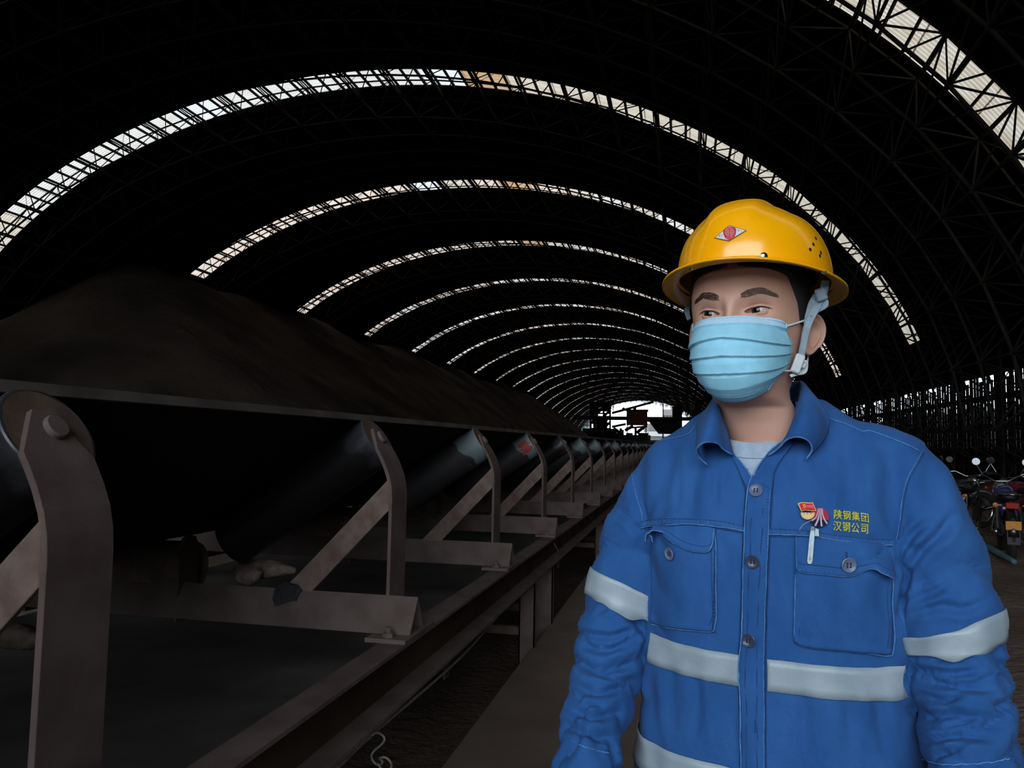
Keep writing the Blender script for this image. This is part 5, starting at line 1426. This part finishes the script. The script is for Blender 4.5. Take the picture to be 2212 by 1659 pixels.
M_CRIM = mat('crimson_badge', (.36, .006, .035), rough=.5, spec=.15); M_NAVY = mat('near_black_badge', (.008, .008, .020), rough=.6, spec=.1); M_LAV = mat('pale_lavender_stripe', (.42, .40, .54), rough=.6, spec=.1); M_YE = mat('yellow_emblem', (.85, .42, .02), rough=.4)
def plate(name, poly, m, off, parent=None, th=.0008, sm_=None):
    """flat badge piece: polygon traced in the photo on one tangent plane"""
    cu, cv = sum(a for a, b in poly)/len(poly), sum(b for a, b in poly)/len(poly)
    o_, n_ = BPL; mb = MB(); pts = []
    for a, b in poly:
        d = (P(a, b, 1)-CAMP).normalized(); t_ = (o_+n_*off-CAMP).dot(n_)/d.dot(n_); pts.append(CAMP+d*t_)
    k = len(pts); mb.v = [tuple(p) for p in pts]+[tuple(p+n_*th) for p in pts]
    mb.f = [tuple(reversed(range(k))), tuple(range(k, 2*k))]+[(i, (i+1) % k, k+(i+1) % k, k+i) for i in range(k)]
    o = mb.build(name, m, parent); return o
def circ(cx, cy, r, ry=None, a0=0, a1=360, n=36): return [(cx+r*math.cos(math.radians(a0+(a1-a0)*i/n)), cy+(ry or r)*math.sin(math.radians(a0+(a1-a0)*i/n))) for i in range(n if a1-a0 == 360 else n+1)]
p_, n_ = hit(1765, 1118, None, .006); BPL = (p_, (n_+Vector((0, -1, 0))*.6).normalized())
# round badge: red above, black below, pale curved stripes
rb_ = plate('round_badge', circ(1770, 1118, 20.5, 21), M_CRIM, .0, None, .0016)
tag(rb_, 'round red and black badge with pale curved stripes, pinned on the left chest', 'badge')
plate('dark_lower_half', [(1749.7, 1122), (1762, 1122), (1790, 1123.5)]+circ(1770, 1118, 20.3, 20.8, 15, 165, 24), M_NAVY, .0017, rb_, .0003)
def stripe(pts, w0, w1):
    c = cat_rom(pts, 16); L_ = []; R2_ = []
    for i in range(16):
        d = c[min(15, i+1)]-c[max(0, i-1)]; d /= np.linalg.norm(d); w_ = w0+(w1-w0)*i/15; L_.append((c[i][0]-d[1]*w_/2, c[i][1]+d[0]*w_/2)); R2_.append((c[i][0]+d[1]*w_/2, c[i][1]-d[0]*w_/2))
    plate('stripe', L_+R2_[::-1], M_LAV, .0021, rb_, .0003)
stripe([(1768, 1098), (1766, 1108), (1762, 1118), (1754, 1125)], 1.6, 2.6)
stripe([(1771, 1098), (1769.5, 1110), (1767, 1122), (1761, 1136)], 1.7, 4.0)
stripe([(1774, 1098), (1773.5, 1110), (1773.5, 1122), (1775, 1137)], 1.7, 4.0)
stripe([(1776.5, 1099), (1777, 1110), (1781, 1122), (1787, 1131)], 1.6, 3.6)
# flag pin with a gilt disc
fp_ = plate('flag_pin', [(1723, 1088), (1730, 1085), (1738, 1085), (1746, 1086), (1756, 1085.5), (1764, 1103.5), (1754, 1104), (1744, 1103), (1738, 1102.5), (1731, 1105)], M_GOLD, .0032, None, .0012)
tag(fp_, 'red flag pin with a gold disc below it, left of the round badge', 'pin')
plate('enamel_flag', [(1726, 1088.5), (1731, 1086.8), (1738, 1086.6), (1746, 1087.6), (1755, 1087.2), (1762, 1102), (1754, 1102.6), (1744, 1101.6), (1738, 1101), (1732, 1103)], M_RED, .0045, fp_, .0003)
plate('flag_sheen', [(1740, 1092), (1748, 1091), (1755, 1090), (1759, 1098), (1752, 1097), (1743, 1096)], M_PINK, .0049, fp_, .0001)  # lighter pink plate paints a highlight onto the enamel
gd = plate('gilt_disc', circ(1745, 1109, 15.2, 13.5, -8, 188, 30), M_GOLD, .0026, fp_, .0012)
plate('disc_rim', circ(1745, 1109, 12.6, 10.8, -5, 185, 26), mat('pale_gilt', (.62, .48, .22), rough=.5, metal=.1, spec=.2), .0039, fp_, .0003)
g = MB()
def plane_pt(a, b, off):
    o_, n2 = BPL; d = (P(a, b, 1)-CAMP).normalized(); t_ = (o_+n2*off-CAMP).dot(n2)/d.dot(n2); return CAMP+d*t_
def pl_strokes(lines, off, r, m, name, parent):
    mb = MB()
    for ln in lines: mb.tube([plane_pt(a, b, off) for a, b in ln], r, 5)
    return mb.build(name, m, parent, smooth=True)
pl_strokes([[(1732.5, 1096), (1737, 1097.5), (1740, 1095), (1740, 1091), (1737, 1089)], [(1733, 1091.5), (1736, 1090), (1737.5, 1092)], [(1735, 1091), (1737, 1094), (1740.5, 1097.5)]], .0050, .00055, M_YE, 'hammer_and_sickle', fp_)
pl_strokes([[(1736, 1107), (1739, 1107)], [(1737.5, 1105.5), (1737, 1111), (1740, 1112)], [(1742, 1107), (1744, 1111)], [(1745, 1106), (1744, 1108), (1746, 1111)], [(1747, 1107), (1749, 1107), (1750, 1110)], [(1752, 1106), (1752, 1111), (1755, 1110)], [(1751, 1108), (1755, 1107)]], .0044, .00028, M_BR, 'disc_characters', fp_)
# translucent clip strap hanging from the badges
CLIPM = mat('milky_plastic_strip', (.34, .46, .50), (.46, .58, .62), rough=.25, scale=90, spec=.5, bump=.4, bscale=260, dist=.001)
cp = empty('badge_clip', (0, 0, 0)); tag(cp, 'milky plastic clip strap dangling below the round badge over the pocket flap', 'clip')
p_, n_ = hit(1754, 1180, None, .011); BPL = (p_, (n_+Vector((0, -1, 0))*.8).normalized())
plate('strap', [(1751, 1145), (1759, 1145), (1759, 1160), (1755, 1210), (1753, 1217), (1749, 1218.5), (1745, 1217), (1743.5, 1212), (1748, 1165)], CLIPM, .0, cp, .0012)
plate('stud', circ(1755, 1141, 4.6, 4.2), mat('dark_metal_stud', (.10, .10, .12), rough=.3, metal=.7), .001, cp, .0022)
plate('jaw', [(1761, 1141), (1768, 1143), (1769, 1158), (1759, 1158)], CLIPM, -.003, cp, .002)
pl_strokes([[(1752.5, 1164), (1751.5, 1178), (1750, 1192), (1748.5, 1206)]], .0016, .0004, M_W, 'moulded_line', cp)
pl_strokes([[(1749, 1200), (1752, 1208), (1750, 1211)], [(1752, 1203), (1749, 1206), (1748, 1210)]], .0016, .00035, M_GOLD, 'printed_mark', cp)
pl_strokes([[(1756, 1122), (1746, 1127), (1735, 1133), (1729, 1141), (1727, 1147)]], -.001, .00035, M_LAV, 'thread', cp)
# ------------------------------------------------------------------ motorcycles by the right wall
CHR = mat('bike_chrome', (.45, .46, .48), rough=.22, metal=1)
TYRE = mat('bike_tyre', (.012, .011, .010), (.022, .019, .017), rough=.9, scale=30)
ENG = mat('grimy_engine_alloy', (.035, .033, .032), (.07, .066, .062), rough=.6, scale=30, metal=.4)
SEATM = mat('black_vinyl_seat', (.008, .008, .008), (.014, .013, .013), rough=.45, scale=30)
REDL = mat('red_tail_lens', (.30, .012, .008), rough=.2); ORG = mat('orange_plate', (.50, .17, .004), (.62, .25, .006), rough=.5, scale=40)
AMB = mat('amber_indicator', (.45, .14, .01), rough=.25)
def motorbike(loc, rz, label, paint, fender, plate=False, crate=None, box=False):
    root = empty('motorcycle', loc, rz); T = Matrix.Identity(4)
    for x in (-.62, .62):                      # local +X is forwards
        wl_ = MB(); R_ = .285
        ring = [(x+R_*math.cos(a), 0, R_+.02+R_*math.sin(a)) for a in np.linspace(0, 2*pi, 37)[:-1]]
        wl_.tube(ring, .042, 10, closed=True); wo_ = wl_.build('wheel', TYRE, root, smooth=True)
        rm_ = MB(); rm_.tube([(x+(R_-.05)*math.cos(a), 0, R_+.02+(R_-.05)*math.sin(a)) for a in np.linspace(0, 2*pi, 37)[:-1]], .012, 6, closed=True)
        for k in range(12):
            a = 2*pi*k/12; rm_.bar((x, .0, R_+.02), (x+(R_-.05)*math.cos(a), 0, R_+.02+(R_-.05)*math.sin(a)), .004, 4)
        rm_.bar((x, -.05, R_+.02), (x, .05, R_+.02), .035, 12); rm_.build('rim', CHR, wo_)
        fd = MB(); n = 14; a0, a1 = (math.radians(30), math.radians(165)) if x > 0 else (math.radians(20), math.radians(178))
        for i in range(n):
            a = a0+(a1-a0)*i/(n-1); r = R_+.065
            for yy, dr in ((-.06, -.02), (-.035, .0), (0, .008), (.035, 0), (.06, -.02)): fd.v.append((x+(r+dr)*math.cos(a), yy, R_+.02+(r+dr)*math.sin(a)))
        for i in range(n-1):
            for j in range(4): fd.f.append((i*5+j, i*5+j+1, i*5+j+6, i*5+j+5))
        o = fd.build('fender', fender, root, smooth=True); s = o.modifiers.new('t', 'SOLIDIFY'); s.thickness = .006
    fr = MB(); fr.tube([(.42, 0, .80), (.30, 0, .60), (.20, 0, .32), (-.10, 0, .26), (-.30, 0, .36)], .022, 8)
    fr.tube([(.42, 0, .80), (.05, 0, .70), (-.35, 0, .68), (-.70, 0, .72)], .022, 8); fr.tube([(-.30, 0, .36), (-.32, 0, .68)], .02, 8)
    for s_ in (-1, 1): fr.tube([(-.62, s_*.10, .30), (-.20, s_*.09, .33)], .016, 8)
    fr.build('frame', ENG, root, smooth=True)
    fk = MB()
    for s_ in (-1, 1): fk.tube([(.62, s_*.085, .30), (.46, s_*.085, .74), (.41, s_*.085, .90)], .020, 8)
    fk.build('front_fork', CHR, root, smooth=True)
    sh_ = MB()
    for s_ in (-1, 1): sh_.bar((-.60, s_*.13, .34), (-.48, s_*.12, .66), .024, 10)
    sh_.build('rear_shock', CHR, root)
    def ellip(name, c, r, m, p=2.4):
        G = []
        for i in range(15):
            a = -pi/2+pi*i/14; row = []
            for j in range(24):
                b = 2*pi*j/24; f = lambda t: math.copysign(abs(t)**(2/p), t)
                row.append((c[0]+r[0]*f(math.cos(a))*f(math.cos(b)), c[1]+r[1]*f(math.cos(a))*f(math.sin(b)), c[2]+r[2]*f(math.sin(a))))
            G.append(row)
        return grid_obj(name, np.array(G), m, root, closed_v=True)
    ellip('fuel_tank', (.20, 0, .80), (.25, .13, .115), paint); ellip('seat', (-.30, 0, .79), (.36, .13, .055), SEATM, 3.2)
    ellip('side_cover', (-.22, 0, .60), (.14, .135, .11), paint, 3); ellip('headlight', (.55, 0, .86), (.07, .095, .095), CHR)
    en = MB(); en.box(-.10, .22, -.11, .11, .27, .46); en.bar((.08, 0, .44), (.16, 0, .66), .085, 14)
    for k in range(5): en.bar((.085+.014*k, 0, .47+.035*k), (.089+.014*k, 0, .48+.035*k), .105, 14)
    en.build('engine', ENG, root)
    ex = MB(); ex.tube([(.20, .10, .50), (.26, .13, .34), (.10, .15, .27), (-.2, .16, .28)], .020, 8); ex.tube([(-.2, .16, .28), (-.75, .17, .36)], [.034, .042], 12); ex.build('exhaust', CHR, root, smooth=True)
    hb_ = MB(); hb_.tube([(.30, -.36, 1.02), (.36, -.22, 1.04), (.42, -.08, .96), (.42, .08, .96), (.36, .22, 1.04), (.30, .36, 1.02)], .012, 8); hb_.build('handlebar', CHR, root, smooth=True)
    for s_ in (-1, 1):
        g = MB(); g.bar((.27, s_*.40, 1.01), (.33, s_*.28, 1.035), .018, 8); g.build('grip', SEATM, root)
        mi = MB(); mi.bar((.36, s_*.22, 1.04), (.38, s_*.30, 1.20), .006, 6); mi.lathe([(-.012, .02), (-.012, .05), (0, .055), (.004, .04)], 16, Matrix.Translation((.38, s_*.30, 1.23))); mi.build('mirror', CHR, root)
        t2 = MB(); t2.bar((-.86, s_*.11, .70), (-.86, s_*.17, .70), .010, 6); t2.lathe([(-.02, .012), (-.015, .030), (.02, .030), (.03, .01)], 12, Matrix.Translation((-.87, s_*.18, .70))); t2.build('indicator', AMB, root)
    tl_ = MB().box(-.92, -.86, -.075, .075, .66, .74).build('tail_light', REDL, root, bevel=.01)
    if plate: MB().box(-.955, -.945, -.085, .085, .40, .51).build('number_plate', ORG, root, bevel=.008)
    MB().box(-.94, -.93, -.07, .07, .22, .40).build('mud_flap', mat('grey_mud_flap', (.06, .06, .06), rough=.9), root)
    rk = MB()
    for s_ in (-1, 1): rk.tube([(-.50, s_*.12, .80), (-.80, s_*.13, .84), (-.93, s_*.08, .84)], .009, 6)
    rk.tube([(-.93, -.08, .84), (-.93, .08, .84)], .009, 6)
    for x in (-.6, -.7, -.8): rk.bar((x, -.125, .835), (x, .125, .835), .007, 6)
    rk.build('luggage_rack', CHR, root, smooth=True)
    if box:
        tb = MB().box(-.98, -.60, -.20, .20, .86, 1.12).build('top_box', box, root, bevel=.04)
    st = MB(); st.bar((-.05, -.10, .28), (-.12, -.30, .02), .012, 6); st.build('side_stand', ENG, root)
    return tag(root, label, 'motorcycle', 'motorcycles parked along the right wall')
BLK = mat('black_bike_paint', (.010, .010, .012), rough=.3, coat=.4); BLU = mat('dark_violet_bike_paint', (.035, .030, .14), rough=.25, coat=.5)
MAR = mat('maroon_bike_paint', (.13, .010, .022), rough=.35, coat=.3); SIL = mat('silver_bike_paint', (.32, .33, .34), rough=.35, metal=.3); TEAL = mat('dull_teal_plastic', (.06, .14, .16), (.09, .19, .21), rough=.5, scale=8)
motorbike((4.75, 15.5, 0), math.radians(200), 'dark motorcycle with pale silver fenders, beside the worker\'s upper sleeve', BLK, SIL)
motorbike((4.45, 13.75, 0), math.radians(60), 'all black motorcycle standing between the pale one and the one with the orange plate', BLK, BLK)
motorbike((4.27, 11.7, 0), math.radians(75), 'dark violet motorcycle seen from behind with an orange number plate', BLU, BLK, plate=True)
motorbike((5.12, 13.3, 0), math.radians(95), 'maroon motorcycle with a red top box at the right edge of the picture', MAR, TEAL, box=MAR)
def G0(u, v, h):
    r = ray(u, v); t = -(H-h)/r[2]; return (r[0]*t, r[1]*t, h)
ho = MB().tube(cat_rom([G0(2085, 1160, .1), G0(2110, 1172, .1), G0(2140, 1186, .09), (G0(2170, 1202, .07)), G0(2192, 1214, .05)], 30), np.linspace(.06, .03, 30), 12).build('hose', TEAL, None, smooth=True)
tag(ho, 'dull teal hose lying on the brown dirt right of the worker', 'hose')

# ------------------------------------------------------------------ far end of the shed
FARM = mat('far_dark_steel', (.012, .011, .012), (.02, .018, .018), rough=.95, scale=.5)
def pbox(mb, u0, v0, u1, v1, Y, dep):
    a, b = P(u0, v1, Y), P(u1, v0, Y); return mb.box(a.x, b.x, Y, Y+dep, a.z, b.z)
def pbar(mb, u0, v0, u1, v1, Y, r): return mb.bar(P(u0, v0, Y), P(u1, v1, Y), r, 6)
# conveyor gallery crossing the shed
ga = empty('cross_gallery', (0, 300, 0)); tag(ga, 'dark elevated conveyor gallery crossing the far end of the shed', 'gallery')
def gp(name, mb, m=FARM, root=ga):
    o = mb.build(name, m, root); o.matrix_parent_inverse = Matrix.Translation(-Vector(root.location)); return o
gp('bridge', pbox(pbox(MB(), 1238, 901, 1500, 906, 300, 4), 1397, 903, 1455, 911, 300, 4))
mb = MB(); p = P(1397, 905, 300); mb.prism([(0, 0), (P(1455, 905, 300).x-p.x, 0), (P(1455, 905, 300).x-p.x, P(0, 917, 300).z-p.z), (P(1422, 905, 300).x-p.x, P(0, 917, 300).z-p.z)], p, (1, 0, 0), (0, 0, 1), (0, 1, 0), 4); gp('chute_wedge', mb)
rail = MB(); pbar(rail, 1230, 897, 1452, 898.5, 300, .10)
gp('handrail', rail)
for u in range(1232, 1452, 7): gp('rail_post', pbar(MB(), u, 897.3, u, 902, 300, .09))
for u in (1432, 1463): gp('column', pbox(MB(), u-1.3 if u < 1440 else u-11, 872 if u < 1440 else 878, u+1.3 if u < 1440 else u+11, 966, 301, 3))
gp('column', pbox(MB(), 1281, 870, 1287, 966, 301, 3)); gp('column', pbox(MB(), 1225, 900, 1230, 966, 301, 3))
# stacker with its tower and boom
sk_ = empty('stacker_machine', (0, 280, 0)); tag(sk_, 'black silhouetted stacker machine with lattice tower against the bright shed opening', 'stacker')
g2 = lambda n, mb, m=FARM: gp(n, mb, m, sk_)
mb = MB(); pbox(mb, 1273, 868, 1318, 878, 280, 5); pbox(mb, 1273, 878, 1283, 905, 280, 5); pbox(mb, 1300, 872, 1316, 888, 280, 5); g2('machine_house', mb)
mb = MB()
for u in (1276, 1290, 1304, 1318): pbar(mb, u, 872, u, 950, 282, .35)
for v in (886, 893, 900, 914, 926, 938): pbar(mb, 1274, v, 1320, v, 282, .30)
for (a, b, c, d) in ((1276, 893, 1290, 880), (1290, 893, 1304, 881), (1276, 914, 1290, 900), (1304, 914, 1318, 900), (1290, 926, 1304, 912), (1304, 900, 1318, 886), (1276, 938, 1290, 924), (1304, 938, 1290, 924), (1304, 926, 1318, 912)): pbar(mb, a, b, c, d, 282, .45)
g2('tower_lattice', mb)
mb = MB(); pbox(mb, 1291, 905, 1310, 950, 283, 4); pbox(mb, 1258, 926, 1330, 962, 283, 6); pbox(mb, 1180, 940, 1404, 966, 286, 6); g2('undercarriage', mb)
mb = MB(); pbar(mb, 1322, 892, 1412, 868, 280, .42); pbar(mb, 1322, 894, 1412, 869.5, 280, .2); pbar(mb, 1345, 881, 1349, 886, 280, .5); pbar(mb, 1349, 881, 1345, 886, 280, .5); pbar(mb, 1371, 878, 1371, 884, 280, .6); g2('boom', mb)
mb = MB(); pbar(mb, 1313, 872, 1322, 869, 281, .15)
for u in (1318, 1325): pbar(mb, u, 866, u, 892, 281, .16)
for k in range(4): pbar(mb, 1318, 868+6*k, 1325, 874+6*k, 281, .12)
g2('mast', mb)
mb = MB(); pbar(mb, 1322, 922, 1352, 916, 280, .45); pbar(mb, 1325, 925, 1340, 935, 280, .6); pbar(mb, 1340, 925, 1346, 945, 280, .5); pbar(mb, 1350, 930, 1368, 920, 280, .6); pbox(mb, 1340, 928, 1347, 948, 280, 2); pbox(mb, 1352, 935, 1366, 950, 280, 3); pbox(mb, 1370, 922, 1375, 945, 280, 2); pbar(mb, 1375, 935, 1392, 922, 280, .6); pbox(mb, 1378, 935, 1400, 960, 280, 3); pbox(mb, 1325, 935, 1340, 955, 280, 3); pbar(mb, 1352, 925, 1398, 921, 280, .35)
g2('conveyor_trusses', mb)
hp = empty('drive_house', (0, 262, 0)); tag(hp, 'dark red sheet metal drive house hanging on the gallery, grey green on its left', 'hopper')
gp('red_wall', pbox(MB(), 1364, 887, 1397, 918, 262, 6), mat('dull_red_sheet', (.16, .03, .03), (.22, .045, .04), scale=.4), hp)
gp('green_wall', pbox(MB(), 1353, 886, 1364, 918, 262.1, 6), mat('dull_green_sheet', (.08, .10, .075), (.12, .14, .11), scale=.4), hp)
gp('roof', pbox(pbox(MB(), 1351, 884.5, 1399, 887.5, 261.5, 7), 1368, 880, 1373, 885, 263, 3), FARM, hp)
for u in (1355, 1395): gp('leg', pbox(MB(), u-1, 918, u+1, 972, 263, 1), FARM, hp)
# far heaps on the floor
def heap(x, y):
    return np.maximum(3.9+.5*fbm(np.stack([x*.06, y*.05, 0*x], 1), 4, 3)-.4*np.abs(y-345)/3.0*1-np.clip(np.abs(x+32)-22, 0, 99)*.45, -.3)
tag(height_grid('far_ore_heap', -57, -8, 60, 333, 357, 20, heap, ORE), 'low dark ore heap across the foot of the far opening', 'stockpile')
# buildings outside
b1_ = empty('pale_building', (0, 560, 0)); tag(b1_, 'pale office block with rows of windows seen outside through the far opening', 'building')
CON = mat('pale_render', (.085, .080, .078), (.10, .095, .092), scale=.2); CONW = mat('white_painted_wall', (.20, .20, .20), scale=1); WIN = mat('grey_panes', (.05, .055, .062), rough=.4)
gp('wall', pbox(MB(), 1390, 915, 1456, 933, 560, 20), CON, b1_); gp('upper_block', pbox(MB(), 1433, 884, 1456, 915, 575, 15), CON, b1_)
gp('white_band', pbox(MB(), 1398, 933, 1470, 942, 556, 4), CONW, b1_)
for r_ in range(3):
    for c_ in range(9):
        u = 1404+c_*5.4; v = 917.5+r_*5; gp('window', pbox(MB(), u, v, u+3.2, v+2.6, 559.6, .5), WIN, b1_)
gp('lower_wall', pbox(MB(), 1398, 942, 1470, 968, 557, 4), mat('grey_plinth', (.05, .05, .055), scale=1), b1_)
b2_ = empty('teal_building', (0, 520, 0)); tag(b2_, 'teal glazed building visible at the left foot of the far opening', 'building')
TG = mat('teal_glass', (.030, .085, .080), (.045, .12, .11), rough=.4, scale=.3)
gp('wall', pbox(MB(), 1234, 902, 1278, 968, 520, 20), TG, b2_)
mb = MB()
for u in (1237, 1242, 1247, 1253, 1260, 1268, 1276): pbar(mb, u, 902, u, 924, 519.6, .18)
for v in (907, 913, 919): pbar(mb, 1235, v, 1277, v, 519.6, .16)
gp('mullions', mb, FARM, b2_)
gp('dark_band', pbox(MB(), 1257, 910.5, 1274, 913.5, 519.4, .3), FARM, b2_); gp('dark_band', pbox(MB(), 1257, 917, 1274, 920, 519.4, .3), FARM, b2_)
gp('orange_sign', pbox(MB(), 1247, 911.5, 1251.5, 914.5, 519.3, .3), mat('orange_sign', (.16, .06, .02)), b2_)
py = empty('lattice_pylon', (0, 480, 0)); tag(py, 'thin lattice mast outside, faint against the white sky in the far opening', 'mast')
mb = MB()
for u in (1386, 1391, 1396, 1400): pbar(mb, u, 852, u, 968, 480, .10)
for k in range(14): pbar(mb, 1386, 855+6*k, 1400, 861+6*k, 480, .07)
gp('lattice', mb, mat('pale_lattice', (.06, .08, .10)), py)
